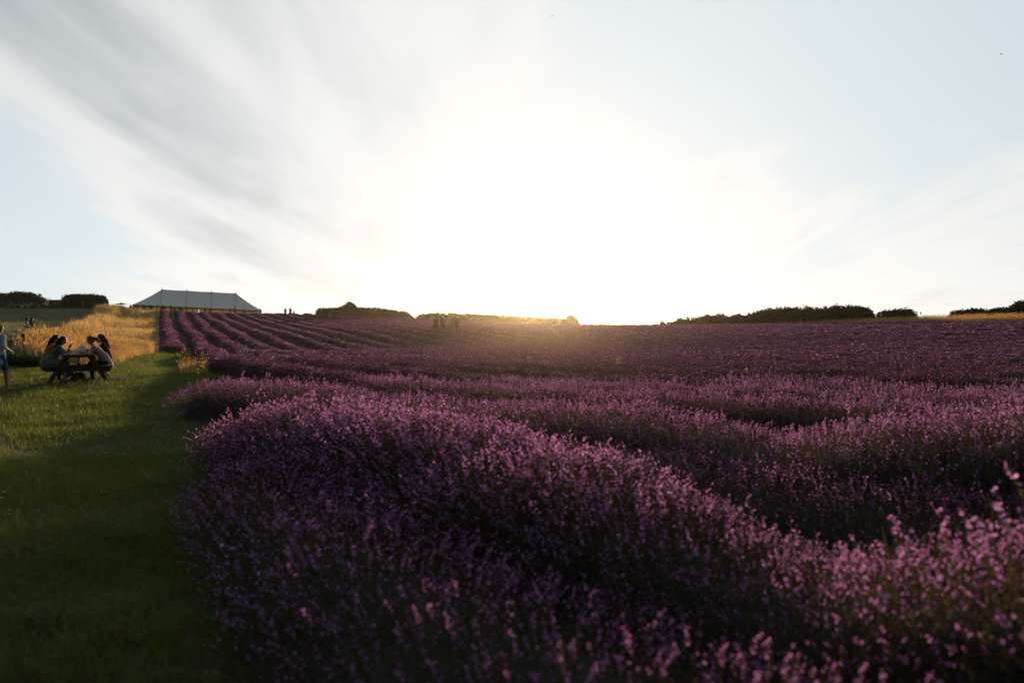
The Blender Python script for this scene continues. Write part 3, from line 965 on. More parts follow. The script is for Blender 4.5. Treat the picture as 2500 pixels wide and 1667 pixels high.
def hedge(prof, depth, label, name='hedge', cat='hedge', n=9000, size=.16, seed=0, base=-.15, rough=.25, taper=.8, group=None, twigs=40, dist=None, core=True):
    """prof: list of (photo column, photo row of the top, distance)"""
    rng = np.random.default_rng(seed)
    prof = np.array(prof, float)
    xs = (prof[:, 0] - CX) / F_PX * prof[:, 2]
    ys = prof[:, 2]
    zt = EYE + (Y0 - prof[:, 1]) / F_PX * prof[:, 2] - .14
    s = np.concatenate([[0], np.cumsum(np.hypot(np.diff(xs), np.diff(ys)))])
    f = lambda u: (np.interp(u, s, xs), np.interp(u, s, ys), np.interp(u, s, zt))
    mx, my, _ = f(s[-1] / 2)
    root = link(name, None, None, (float(mx), float(my), T(float(mx), float(my))))
    off = np.array(root.location)
    tag(root, label, cat, group)
    # added dark core that blocks light: a closed shell inside the leaf surface
    m = max(6, int(s[-1] / .7)); k = 9
    u = np.linspace(.12, s[-1] - .12, m)
    x, y, z = f(u)
    g = T(x, y) + base
    ends = np.clip(np.minimum(u, s[-1] - u) / .8, .25, 1) ** .5
    rows = []
    for a in np.linspace(0, math.pi, k):
        lat = math.cos(a); hh = math.sin(a) ** .5
        rows.append(np.column_stack([x, y - lat * depth * .38 * ends, g + (z - g) * .82 * hh * (.7 + .3 * ends)]) + rng.normal(0, rough * .25, (m, 3)))
    V = np.stack(rows, 1).reshape(-1, 3) - off
    a = np.arange(m - 1)[:, None] * k + np.arange(k - 1)[None]
    F = [list(q) for q in np.stack([a, a + 1, a + k + 1, a + k], -1).reshape(-1, 4)] + [list(range(k)), list(range((m - 1) * k, m * k))[::-1]]
    if core: link('light_block', new_mesh('light_block', V, F, [M['core']]), root)
    # leaves: a shell with sprays that break the outline
    u = rng.uniform(0, s[-1], n)
    x, y, z = f(u)
    g = T(x, y) + base
    ends = np.clip(np.minimum(u, s[-1] - u) / .7, .05, 1) ** .5
    a = np.arccos(rng.uniform(-1, 1, n) * .999)
    a = np.where(rng.random(n) < .45, rng.normal(math.pi / 2, .35, n), a)
    rr = 1 - np.abs(rng.normal(0, .13, n))
    # leaf sprays: groups of leaves sharing an offset
    q = rng.normal(0, rough, (max(8, n // 22), 3)); qi = rng.integers(0, len(q), n)
    qa = (np.floor(u / .35) * 37 + np.floor(a * 5) * 17).astype(int) % len(q)
    C = np.column_stack([x, y - np.cos(a) * depth * .5 * ends * rr, g + (z - g) * rr * np.sqrt(np.clip(np.sin(a), 0, 1)) * (.75 + .25 * ends)])
    C += q[qa] * np.array([.6, .6, .55]) + rng.normal(0, size * .4, (n, 3))
    C[:, 2] = np.maximum(C[:, 2], g)
    V, Fq = leaf_cloud(C, np.full(n, size), rng)
    # twigs that stand out of the top
    tw = []
    for _ in range(twigs):
        uu = rng.uniform(.2, s[-1] - .2)
        x, y, z = f(uu); h = rng.uniform(.15, .6) * rough * 2.4
        ll = rng.integers(6, 14)
        t = rng.uniform(0, 1, ll)
        d = np.array([rng.normal(0, .3), rng.normal(0, .3), 1.0])
        tw.append(np.array([x, y + rng.normal(0, depth * .2), z - .15]) + t[:, None] * d * h + rng.normal(0, .03, (ll, 3)))
    if tw:
        V2, F2 = leaf_cloud(np.vstack(tw), np.full(sum(map(len, tw)), size * .8), rng, up=1.2)
        Fq = np.vstack([Fq, F2 + len(V)]); V = np.vstack([V, V2])
    link('foliage', new_mesh('foliage', V - off, [Fq], [M['leaf']]), root)
    return root


hedge([(-75, 712, 140), (-20, 714, 140), (20, 717, 140), (38, 712, 140), (60, 711, 140), (85, 716, 140), (98, 722, 140), (108, 729, 140), (116, 743, 140)], 3.5,
      'rounded dark hedge at the far left with seated people in front of it', n=11000, size=.22, seed=1, rough=.28)
hedge([(112, 744, 141), (122, 744, 141), (134, 746, 141), (150, 745, 141), (160, 744, 141)], 1.6, 'low dark hedge joining the two tall hedges below the timber kiosk', n=2200, size=.18, seed=2, rough=.12, twigs=12)
hedge([(152, 734, 139), (157, 727, 139), (164, 720, 139), (180, 718, 139), (200, 718, 139), (225, 719, 139), (247, 720, 139), (258, 722, 139), (262, 730, 139)], 3.2,
      'tall square-cut dark hedge with a twiggy top left of the marquee', n=10500, size=.20, seed=3, rough=.22, twigs=130)
hedge([(772, 757, 140), (776, 753.5, 140), (800, 752, 139), (830, 749.5, 138), (862, 750, 138), (900, 751, 137), (940, 754, 136), (962, 758, 135), (988, 760, 134), (997, 766, 133), (1013, 775, 133)], 3.0,
      'long dark hedge on the field crest with one taller bush in it', n=15000, size=.20, seed=4, rough=.24, twigs=150, base=-.4)
hedge([(836, 749, 138), (843, 742, 138), (852, 738, 138), (860, 740, 138), (867, 746, 138), (870, 750, 138)], 3.0,
      'bushy round shrub rising above the hedge left of the four walkers', 'shrub', 'shrub', n=3600, size=.22, seed=5, rough=.30, twigs=26, core=True)
hedge([(1016, 776, 131), (1022, 769, 131), (1030, 766, 131), (1062, 764, 130), (1092, 766.5, 129), (1107, 763, 128), (1120, 766.5, 128), (1145, 765, 128), (1180, 767.5, 127), (1216, 769, 127), (1252, 771, 127),
       (1290, 773, 126), (1341, 776, 126), (1375, 777.5, 125), (1386, 779, 125)], 2.6,
      'sun-hazed hedge on the crest behind the four walkers', n=15000, size=.20, seed=6, rough=.23, twigs=150, base=-.4)
hedge([(1378, 782, 124.5), (1384, 774, 124.5), (1392, 770.5, 124.5), (1400, 772, 124.5), (1407, 776, 124.5), (1413, 786, 124.5)], 2.2,
      'open feathery shrub at the right end of the hazed hedge', 'shrub', 'shrub', n=1500, size=.22, seed=7, rough=.34, twigs=26, base=-.4)
hedge([(1596, 794, 118), (1619, 792, 117), (1642, 787, 116), (1659, 780, 115), (1689, 778.6, 113), (1710, 774, 112), (1727, 770.5, 111), (1757, 769, 110), (1768, 771, 109), (1777, 776, 108), (1788, 770, 108), (1805, 768, 107), (1819, 770.5, 106), (1830, 766, 106),
       (1845, 762, 105), (1859, 756, 104), (1885, 753, 103), (1910, 752, 102), (1936, 749.5, 101), (1950, 751, 100), (1961, 755, 100), (1970, 751, 100), (1985, 750, 99), (1996, 756, 99), (2008, 752, 99), (2020, 751, 98), (2042, 746, 98), (2060, 748, 97),
       (2080, 745, 97), (2100, 750, 96), (2113, 749.5, 96), (2124, 756, 96), (2134, 766, 96)], 3.4,
      'long bushy dark hedge swelling to the right beyond the field', n=26000, size=.22, seed=8, rough=.32, twigs=130, base=-.3)
hedge([(2138, 768, 94), (2150, 760.5, 94), (2166, 757, 94), (2176, 759, 94), (2188, 755, 94), (2205, 754, 94), (2220, 753, 94), (2230, 757, 94), (2238, 768, 94)], 2.4,
      'small separate dark shrub right of the long bushy hedge', 'shrub', 'shrub', n=3600, size=.2, seed=9, rough=.22, twigs=22, base=-.3)
hedge([(2316, 761, 88), (2326, 759, 88), (2348, 756.5, 87), (2370, 753, 86), (2381, 752, 86), (2395, 755, 86), (2420, 754, 85), (2450, 750, 84), (2480, 750, 83), (2540, 748, 82), (2600, 747, 80)], 2.4,
      'low dark hedge behind the golden grass at the far right', n=9000, size=.2, seed=10, rough=.16, twigs=40, base=-.3)
hedge([(2462, 752, 83), (2470, 744, 83), (2480, 738, 83), (2496, 734, 83), (2515, 732, 83), (2540, 736, 83), (2560, 748, 83)], 3.0,
      'dark round-topped shrub rising above the low hedge at the right border', 'shrub', 'shrub', n=4500, size=.22, seed=11, rough=.28, twigs=20, base=-.3)
# ------------------------------------------------------------------ people: one continuous skin from blended limbs
def surface_nets(Fv, org, h):
    nx, ny, nz = Fv.shape
    c = np.stack([Fv[i:nx - 1 + i, j:ny - 1 + j, k:nz - 1 + k] for i in (0, 1) for j in (0, 1) for k in (0, 1)], 0)
    ins = c < 0
    m = ins.any(0) & ~ins.all(0)
    idx = -np.ones(m.shape, int); idx[m] = np.arange(m.sum())
    corners = np.array([(i, j, k) for i in (0, 1) for j in (0, 1) for k in (0, 1)], float)
    cm = c[:, m]
    acc = np.zeros((m.sum(), 3)); cnt = np.zeros(m.sum())
    for a in range(8):
        for b in range(a + 1, 8):
            if np.abs(corners[a] - corners[b]).sum() != 1: continue
            cr = (cm[a] < 0) != (cm[b] < 0)
            t = np.where(cr, cm[a] / np.where(cr, cm[a] - cm[b], 1), 0)
            p = corners[a] + t[:, None] * (corners[b] - corners[a])
            acc += p * cr[:, None]; cnt += cr
    V = (np.argwhere(m) + acc / np.maximum(cnt, 1)[:, None]) * h + org
    Q = []
    s = Fv < 0
    for ax in range(3):
        sl = [slice(1, -1)] * 3
        A = [slice(1, -1)] * 3; A[ax] = slice(0, -1)
        Bs = [slice(1, -1)] * 3; Bs[ax] = slice(1, None)
        x = s[tuple(A)] != s[tuple(Bs)]
        flip = s[tuple(A)][x]
        w = np.argwhere(x) + np.array([1 if k != ax else 0 for k in range(3)])
        o1, o2 = [(1, 2), (2, 0), (0, 1)][ax]
        e1 = np.zeros(3, int); e1[o1] = 1
        e2 = np.zeros(3, int); e2[o2] = 1
        g = lambda d: idx[tuple((w - d).T)]
        q = np.stack([g(e1 + e2), g(e2), g(0 * e1), g(e1)], 1)
        q[~flip] = q[~flip][:, ::-1]
        Q.append(q[(q >= 0).all(1)])
    return V, np.concatenate(Q)


def blend_mesh(prims, h, k=.03, cut=None, grow=0.0, pad=.04):
    """prims: (a, b, ra, rb) tapered limbs, smoothly joined"""
    A = np.array([p[0] for p in prims], float); B = np.array([p[1] for p in prims], float)
    ra = np.array([p[2] for p in prims], float) + grow; rb = np.array([p[3] for p in prims], float) + grow
    R = np.maximum(ra, rb)[:, None]
    lo = np.minimum(A, B) - R; hi = np.maximum(A, B) + R
    org = lo.min(0) - pad - h; top = hi.max(0) + pad + h
    n = np.ceil((top - org) / h).astype(int) + 1
    X = np.stack(np.meshgrid(*[org[i] + h * np.arange(n[i]) for i in range(3)], indexing='ij'), -1)
    D = None
    for a, b, r1, r2 in zip(A, B, ra, rb):
        ab = b - a
        t = np.clip(((X - a) @ ab) / max(ab @ ab, 1e-9), 0, 1)
        d = np.linalg.norm(X - a - t[..., None] * ab, axis=-1) - (r1 + (r2 - r1) * t)
        if D is None: D = d
        else:
            hh = np.clip(.5 + .5 * (D - d) / k, 0, 1)
            D = D + (d - D) * hh - k * hh * (1 - hh)
    if cut is not None:
        for f in cut: D = np.maximum(D, f(X))
    return surface_nets(D, org, h)


def stand_pose(stride=0.0, turn=0.0):
    """joints of a 1.72 m figure facing +Y, x to its right"""
    J = dict(pelvis=(0, 0, .94), waist=(0, 0, 1.10), chest=(0, .0, 1.30), neck=(0, -.005, 1.47), head=(0, .025, 1.60))
    for s, n in ((1, 'R'), (-1, 'L')):
        f = stride * s
        J['sh' + n] = (s * .165, 0, 1.41)
        J['el' + n] = (s * .215, -.03 - .12 * f, 1.13)
        J['wr' + n] = (s * .225, .06 - .22 * f, .89)
        J['hip' + n] = (s * .09, 0, .91)
        J['kn' + n] = (s * .095, .03 + .20 * f, .50)
        J['an' + n] = (s * .095, -.02 + .34 * f - (.06 if f < 0 else 0), .085 + (.05 if f < -.1 else 0))
        J['toe' + n] = (s * .11, .12 + .34 * f - (.03 if f < 0 else 0), .03)
    return J


def sit_pose(lean=.18, seat=.46):
    z = seat
    J = dict(pelvis=(0, 0, z + .10), waist=(0, lean * .35, z + .26), chest=(0, lean, z + .46), neck=(0, lean * 1.45, z + .62), head=(0, lean * 1.45 + .05, z + .745))
    for s, n in ((1, 'R'), (-1, 'L')):
        J['sh' + n] = (s * .165, lean * 1.3, z + .56)
        J['el' + n] = (s * .23, lean + .20, z + .36)
        J['wr' + n] = (s * .13, lean + .42, z + .40)
        J['hip' + n] = (s * .09, .02, z + .09)
        J['kn' + n] = (s * .12, .43, z + .06)
        J['an' + n] = (s * .12, .36, .09)
        J['toe' + n] = (s * .13, .50, .035)
    return J


def limb_prims(J, fem=True):
    g = {k: np.array(v, float) for k, v in J.items()}
    w = .9 if fem else 1.0
    P = {}
    mid = lambda a, b, t=.5: g[a] * (1 - t) + g[b] * t
    sx = (g['shR'] - g['shL']); sx /= np.linalg.norm(sx)
    hx = (g['hipR'] - g['hipL']); hx /= np.linalg.norm(hx)
    P['torso'] = [(g['shL'] + sx * .02, g['shR'] - sx * .02, .062 * w, .062 * w),
                  (g['chest'] - sx * .075, g['chest'] + sx * .075, .098 * w, .098 * w),
                  (g['waist'] - sx * .055, g['waist'] + sx * .055, .090 * w, .090 * w),
                  (g['pelvis'] - hx * .07, g['pelvis'] + hx * .07, .102, .102),
                  (g['chest'], g['waist'], .115 * w, .11 * w), (g['waist'], g['pelvis'], .11 * w, .115)]
    P['neck'] = [(g['chest'] * .2 + g['neck'] * .8, g['head'] - (g['head'] - g['neck']) * .3, .05 * w, .046 * w)]
    hd = g['head']
    up = g['head'] - g['neck']; up = up / np.linalg.norm(up)
    fw = np.cross(up, sx); fw = fw if fw[1] > 0 else -fw
    P['head'] = [(hd - up * .035 + fw * .012, hd + up * .035 - fw * .008, .070, .086), (hd - up * .062 + fw * .04, hd - up * .055 + fw * .05, .032, .028),
                 (hd - up * .01 + fw * .085, hd - up * .025 + fw * .10, .012, .013)]
    for s in (-1, 1):
        P['head'].append((hd + sx * s * .082 - up * .01, hd + sx * s * .086 - up * .03, .014, .010))
    for n in 'LR':
        P['uparm' + n] = [(g['sh' + n], g['el' + n], .050 * w, .038 * w)]
        P['forearm' + n] = [(g['el' + n], g['wr' + n], .039 * w, .027 * w)]
        d = g['wr' + n] - g['el' + n]; d /= np.linalg.norm(d)
        P['palm' + n] = [(g['wr' + n], g['wr' + n] + d * .075, .027, .030)]
        P['thigh' + n] = [(g['hip' + n], g['kn' + n], .088, .058)]
        P['shin' + n] = [(g['kn' + n], g['kn' + n] * .65 + g['an' + n] * .35 + np.array([0, -.015, 0]), .056, .056), (g['kn' + n] * .65 + g['an' + n] * .35 + np.array([0, -.015, 0]), g['an' + n], .055, .036)]
        P['foot' + n] = [(g['an' + n] + np.array([0, -.03, -.03]), g['toe' + n], .042, .034)]
    return g, P, sx, up, fw


def finger_tubes(g, n, sx):
    """five bent fingers of unequal length rooted in the palm; the thumb leaves its side"""
    w = g['wr' + n]; d = w - g['el' + n]; d /= np.linalg.norm(d)
    side = np.cross(d, np.array([0, 0, 1.0]))
    if np.linalg.norm(side) < .3: side = np.array([0, 1.0, 0])
    side /= np.linalg.norm(side)
    curl = np.cross(side, d); curl = -curl if curl[2] > 0 else curl
    mb = MB()
    for i, l in enumerate((.066, .078, .073, .056)):
        b = w + d * .07 + side * (i - 1.5) * .019
        p1 = b + d * l * .5 + curl * l * .12
        mb.tube([b - d * .02, b, p1, p1 + d * l * .3 + curl * l * .3], [.0095, .0095, .0085, .006], 5)
    s = 1 if n == 'R' else -1
    b = w + d * .02 - side * .02 * s
    mb.tube([b, b - side * .034 * s + d * .03, b - side * .036 * s + d * .06 + curl * .012], [.012, .010, .007], 5)
    return mb


def part_frac(prim, f):
    a, b, r1, r2 = prim
    return (a, a + (b - a) * f, r1, r1 + (r2 - r1) * f)


SKIN = pmat('skin', (0.42, 0.24, 0.16), (0.36, 0.19, 0.12), 9, 0.55, 0.08)
CLOTH = {}


def cloth(c, spots=None):
    if isinstance(c, bpy.types.Material): return c
    key = (tuple(c), spots)
    if key not in CLOTH:
        CLOTH[key] = pmat('fabric', c, tuple(x * .82 for x in c), 26, 0.9, 0.18, bump=.3, voronoi=spots)
    return CLOTH[key]


def person(label, x, y, rotz, J, top, bottom=None, hair=(.03, .02, .014), scale=1.0, res=.03, fem=True, long_hair=False, dress=None, sleeves=.45, legs=1.0,
           shoes=None, hat=None, fingers=False, z=None, group=None, skirt=.55, pony=False, sitting=False, untucked=0.0):
    """legs: how far down the trousers reach (0.4 shorts, 1 long)"""
    g, P, sx, up, fw = limb_prims(J, fem)
    root = link('person', None, None, (float(x), float(y), float(T(x, y) if z is None else z)), rotz)
    root.scale = (scale,) * 3
    tag(root, label, 'person', group)
    allp = sum(P.values(), [])
    V, Q = blend_mesh(allp, res, k=.03)
    faces = [list(q) for q in Q] if fingers else [Q]
    if fingers:
        V = [tuple(v) for v in V]
        for n in 'LR':
            mb = finger_tubes(g, n, sx); b = len(V)
            V += [tuple(v) for v in mb.V]; faces += [[i + b for i in f] for f in mb.F]
    link('body', new_mesh('body', V, faces, [SKIN], smooth=True), root)
    # upper garment
    prims = list(P['torso'])
    if untucked:
        prims.append((g['waist'], g['pelvis'] + np.array([0, 0, -untucked]), .125, .15))
    for n in 'LR':
        if sleeves > 0: prims.append(part_frac(P['uparm' + n][0], min(1, sleeves * 2)))
        if sleeves > .5: prims.append(part_frac(P['forearm' + n][0], sleeves * 2 - 1))
    if dress is not None:
        if sitting:
            for n in 'LR': prims.append(part_frac((g['hip' + n], g['kn' + n], .12, .11), .95))
            mid = (g['knL'] + g['knR']) / 2
            prims.append((mid * .8 + g['pelvis'] * .2, mid + np.array([0, .0, -.2]), .11, .14))
            prims.append((g['pelvis'] + np.array([0, -.03, .05]), g['pelvis'] + np.array([0, -.05, -.05]), .15, .17))
        else:
            a = g['pelvis']; prims += [(a + np.array([s * .05, 0, 0]), a + np.array([s * .09, 0, -skirt]), .115, .17) for s in (-1, 1)]
    nz = lambda X: (X - (g['neck'] - up * .012)) @ up
    V, Q = blend_mesh(prims, res, k=.035, grow=.016, cut=[nz])
    link('dress' if dress is not None else 'shirt', new_mesh('garment', V, [Q], [cloth(dress if dress is not None else top)], smooth=True), root)
    if bottom is not None and dress is None:
        pr = [P['torso'][3]]
        for n in 'LR':
            f = legs
            pr.append(part_frac(P['thigh' + n][0], min(1, f * 2)))
            if f > .5: pr += [P['shin' + n][0], part_frac(P['shin' + n][1], min(1, (f - .5) * 2))]
        V, Q = blend_mesh(pr, res, k=.02, grow=.012)
        link('shorts' if legs < .6 else 'trousers', new_mesh('trousers', V, [Q], [cloth(bottom)], smooth=True), root)
    if shoes is not None:
        for n in 'LR':
            V, Q = blend_mesh([P['foot' + n][0]], min(res, .02), grow=.010)
            link('shoe', new_mesh('shoe', V, [Q], [cloth(shoes)], smooth=True), root)
    hd = g['head']
    hp = [(hd + up * .012 - fw * .014, hd + up * .038 - fw * .02, .090, .088), (hd - up * .03 - fw * .03, hd + up * .02 - fw * .03, .078, .082)]
    if long_hair:
        bk = g['chest'] * .55 + g['neck'] * .45 - fw * .10
        hp += [(hd - fw * .045, g['neck'] - fw * .075 + up * .03, .082, .072), (g['neck'] - fw * .075 + up * .03, bk - up * .10, .075, .045)]
    if pony:
        hp += [(hd - fw * .09 + up * .03, hd - fw * .16 - up * .02, .035, .04), (hd - fw * .16 - up * .02, hd - fw * .17 - up * .17, .04, .018)]
    face = lambda X: .078 - np.linalg.norm((X - (hd + fw * .052 - up * .03)) * np.array([1, 1, .82]), axis=-1)
    V, Q = blend_mesh(hp, min(res, .025), k=.03, cut=[face])
    link('hair', new_mesh('hair', V, [Q], [cloth(hair)], smooth=True), root)
    if hat is not None:
        mb = MB()
        mb.lathe([(.165, .0), (.16, .014), (.10, .02), (.098, .075), (.07, .105), (.0, .112)], 16)
        o = mb.build('hat', cloth(hat), root, tuple(hd + up * .045), smooth=True)
        o.rotation_euler = (rad(-8), 0, 0)
    return root


def px_place(px, D): return at(px, D)
# ------------------------------------------------------------------ picnic table and what is on it
WOOD = pmat('weathered_wood', (0.105, 0.075, 0.048), (0.065, 0.046, 0.030), 7, 0.85, bump=.5, stretch=(1, 9, 9))
TX, TY = at(191, 21.0)
TX -= .22
TY += .45
TR = rad(26)


def tab(x, y, z=0.0):
    """point in the table's own frame"""
    c, s_ = math.cos(TR), math.sin(TR)
    return (TX + x * c - y * s_, TY + x * s_ + y * c, TZ + z)


TZ = T(TX, TY)


def make_table():
    root = link('picnic_table', None, None, (TX, TY, TZ), TR)
    tag(root, 'dark wooden picnic table with built-in benches and four women around it', 'picnic table')
    L = 1.75
    for i in range(5):
        MB().box((-.31 + .155 * i, 0, .735 + (.002 if i % 2 else 0)), (.143, L + (.02 if i == 2 else 0), .036)).build('plank', WOOD, root)
    for s in (-1, 1):
        for j in (0, 1):
            MB().box((s * (.60 + .145 * j), 0, .445), (.135, L, .036)).build('seat_plank', WOOD, root)
    for y in (-.62, .62):
        o = .045 if y < 0 else -.045
        for s in (-1, 1):
            MB().beam((s * .27, y, .717), (s * .70, y, -.03), .055, .12).build('leg', WOOD, root)
        MB().box((0, y + o, .375), (1.50, .05, .13)).build('cross_beam', WOOD, root)
        MB().box((0, y + o, .695), (.70, .044, .04)).build('top_beam', WOOD, root)
    MB().beam((0, -.56, .40), (0, -.1, .70), .044, .07).build('brace', WOOD, root)
    MB().beam((0, .56, .40), (0, .1, .70), .044, .07).build('brace', WOOD, root)


make_table()
GLASS = pmat('clear_glass', (0.85, 0.88, 0.86), (0.80, 0.84, 0.82), 3, 0.08, 0.55, spec=.6)
BEER = pmat('amber_beer', (0.45, 0.20, 0.04), (0.36, 0.15, 0.03), 3, 0.2, 0.6)
FOAM = pmat('beer_foam', (0.80, 0.74, 0.62), (0.72, 0.66, 0.54), 60, 0.8, 0.3)
PLATE = pmat('white_plate', (0.72, 0.72, 0.70), (0.66, 0.66, 0.64), 8, 0.35)
CRUST = pmat('pie_crust', (0.42, 0.22, 0.08), (0.30, 0.14, 0.05), 40, 0.7, bump=.5)
FILM = pmat('plastic_film', (0.60, 0.55, 0.58), (0.52, 0.48, 0.52), 12, 0.3, 0.45)
TOPZ = .756


def pint(x, y, label, beer):
    root = link('pint_glass', None, None, tab(x, y, TOPZ))
    tag(root, label, 'glass', 'drinks on the picnic table')
    MB().lathe([(.031, 0), (.034, .02), (.036, .09), (.042, .115), (.041, .15), (.0385, .15), (.0395, .115), (.033, .09), (.03, .012)], 14).build('glass', GLASS, root, smooth=True)
    if beer:
        MB().lathe([(.027, .014), (.0315, .09), (.0375, .112), (.037, .118)], 14).build('beer', BEER, root, smooth=True)
        MB().lathe([(.0365, .119), (.037, .138), (.0, .142)], 14).build('foam', FOAM, root, smooth=True)


pint(.20, -.42, 'pint of amber beer with a pale head before the pink top', True)
pint(.27, .10, 'empty clear glass at the far side of the table, right of the beer', False)
pint(-.06, -.20, 'nearly empty clear glass left of the crumpled plastic bag', False)
pint(-.02, -.08, 'second clear glass standing just behind the nearly empty one', False)


def crumple(name, w, d, h, mat, seed, loc, label, cat, rotz=0.0):
    rng = np.random.default_rng(seed)
    mb = MB(); n = 14
    prof = [(1.0, 0), (.98, .3), (.85, .65), (.72, .9), (.5, 1.0), (.2, .93)]
    V, F = [], []
    for (r, z) in prof:
        for k in range(n):
            t = 2 * math.pi * k / n
            q = 1 + rng.normal(0, .09)
            V.append((r * q * w / 2 * math.copysign(abs(math.cos(t)) ** .6, math.cos(t)), r * q * d / 2 * math.copysign(abs(math.sin(t)) ** .6, math.sin(t)), h * z * (1 + rng.normal(0, .05)) if z else 0))
    for i in range(len(prof) - 1):
        for k in range(n): F.append([i * n + k, i * n + (k + 1) % n, (i + 1) * n + (k + 1) % n, (i + 1) * n + k])
    F.append(list(range(n))[::-1]); F.append([(len(prof) - 1) * n + k for k in range(n)])
    mb.add(V, F)
    o = mb.build(name, mat, None, loc, rotz=rotz)
    return tag(o, label, cat)


crumple('plastic_bag', .26, .20, .20, FILM, 3, tab(.07, .12, TOPZ), 'crumpled translucent plastic bag in the middle of the picnic table', 'bag')
for (x, y, lab, food) in ((-.12, -.55, 'white plate with leftovers near the woman in the floral dress', False), (.20, -.66, 'white plate with a browned pastry near the woman in the pink top', True)):
    root = link('plate', None, None, tab(x, y, TOPZ))
    tag(root, lab, 'plate', 'plates on the picnic table')
    MB().lathe([(.07, 0), (.12, .014), (.123, .018), (.075, .007), (.0, .006)], 18).build('dish', PLATE, root, smooth=True)
    if food: MB().lathe([(.055, .007), (.06, .03), (.04, .045), (0, .05)], 12).build('pastry', CRUST, root, smooth=True)
    else: MB().lathe([(.035, .007), (.03, .02), (0, .026)], 9).build('crumbs', CRUST, root, smooth=True)
PINKCLOTH = pmat('pink_print', (0.46, 0.24, 0.30), (0.36, 0.16, 0.24), 30, 0.9, bump=.4, voronoi=(24, .22, (0.55, 0.42, 0.44)))
bx, by = at(287, 21.6)
crumple('blanket', .50, .34, .10, PINKCLOTH, 8, (bx, by, T(bx, by)), 'folded pink patterned blanket lying on the grass right of the table', 'blanket', .3)
crumple('tote_bag', .42, .22, .26, pmat('dark_canvas', (0.06, 0.025, 0.02), (0.04, 0.02, 0.018), 20, .9, bump=.4), 9, tab(-.02, -.15, -.005), 'dark red bag lying in the shade under the picnic table', 'bag')

# ------------------------------------------------------------------ the four women
FLORAL = pmat('floral_cotton', (0.10, 0.13, 0.14), (0.075, 0.10, 0.11), 30, .9, .15, voronoi=(26, .28, (0.32, 0.32, 0.30)))
J = sit_pose(.20)
J['wrR'] = (.10, .55, .88); J['elR'] = (.24, .36, .80)
J['wrL'] = (-.10, .50, 1.02); J['elL'] = (-.23, .40, .79)
p = tab(-.67, -.42)
person('woman in a grey floral dress leaning on the near left side of the picnic table', p[0], p[1], TR - rad(90), J, None, dress=FLORAL, hair=(.020, .012, .009),
       long_hair=True, res=.02, sleeves=.42, fingers=True, sitting=True, scale=.93, z=TZ, shoes=(.2, .15, .12))
J = sit_pose(.16)
p = tab(-.84, .40)
person('dark-haired woman in an orange top seated behind the floral dress', p[0], p[1], TR - rad(90), J, (0.52, 0.20, 0.035), (.05, .05, .07), hair=(.016, .010, .008), long_hair=True, res=.022,
       sleeves=.9, fingers=True, scale=.95, z=TZ, shoes=(.25, .2, .18))
J = sit_pose(.26)
J['wrL'] = (-.14, .62, .86); J['elL'] = (-.24, .42, .78); J['wrR'] = (.10, .60, .86); J['elR'] = (.23, .42, .78)
p = tab(.67, -.40)
person('woman in a sleeveless pale pink top and dark trousers on the near right bench', p[0], p[1], TR + rad(90), J, (0.50, 0.33, 0.30), (.018, .018, .024), hair=(.16, .09, .04), res=.02, sleeves=.08,
       fingers=True, scale=.93, z=TZ, pony=True, untucked=.10, shoes=(.05, .04, .04))
J = sit_pose(.10)
p = tab(.69, .34)
person('woman with very long brown hair and dark top behind the pink one', p[0], p[1], TR + rad(90), J, (0.025, 0.022, 0.028), (.30, .33, .38), hair=(.075, .038, .018), res=.022, sleeves=.5,
       long_hair=True, fingers=True, scale=.96, z=TZ, shoes=(.6, .6, .58))

# ------------------------------------------------------------------ visitors on the grass at the left
J = stand_pose(.55)
J['elR'] = (.25, -.07, 1.15); J['wrR'] = (.20, .16, 1.04); J['head'] = (.0, .05, 1.585)
x, y = at(-5, 19.3)
person('person in a loose pale shirt and teal shorts walking off at the left border', x, y, rad(-16), J, pmat('thin_pale_cotton', (0.66, 0.69, 0.72), (0.56, 0.60, 0.64), 16, .9, .42, bump=.4), (0.02, 0.17, 0.17), hair=(.22, .13, .06), res=.018, fem=False, sleeves=.62,
       legs=.42, fingers=True, scale=.945, untucked=.17, shoes=(.34, .19, .12))
J = stand_pose(.1); J['elR'] = (.22, .06, 1.14); J['wrR'] = (.08, .26, 1.16)
x, y = at(66, 50)
person('bearded person in a lilac shirt and grey cap behind the dry grass', x, y, rad(-75), J, (0.30, 0.27, 0.42), (.06, .06, .07), hair=(.06, .05, .045), res=.025, fem=False, sleeves=.6, hat=(.17, .16, .16), scale=.97)
J = stand_pose(.1); J['elR'] = (.22, .28, 1.48); J['wrR'] = (.13, .36, 1.70)
x, y = at(78, 51)
person('dark-haired person with one arm raised beside the lilac shirt', x, y, rad(-70), J, (0.10, 0.09, 0.12), (.05, .05, .06), hair=(.012, .010, .010), res=.025, sleeves=.3, long_hair=True, scale=.99)

# ------------------------------------------------------------------ walkers in the lavender
def walker(px, D, label, top, bottom=(.03, .03, .035), rot=0.0, stride=.25, **kw):
    x, y = at(px, D)
    Jp = stand_pose(stride)
    for k, v in kw.pop('pose', {}).items(): Jp[k] = v
    return person(label, x, y, rad(rot), Jp, top, bottom, res=kw.pop('res', .034), **kw)


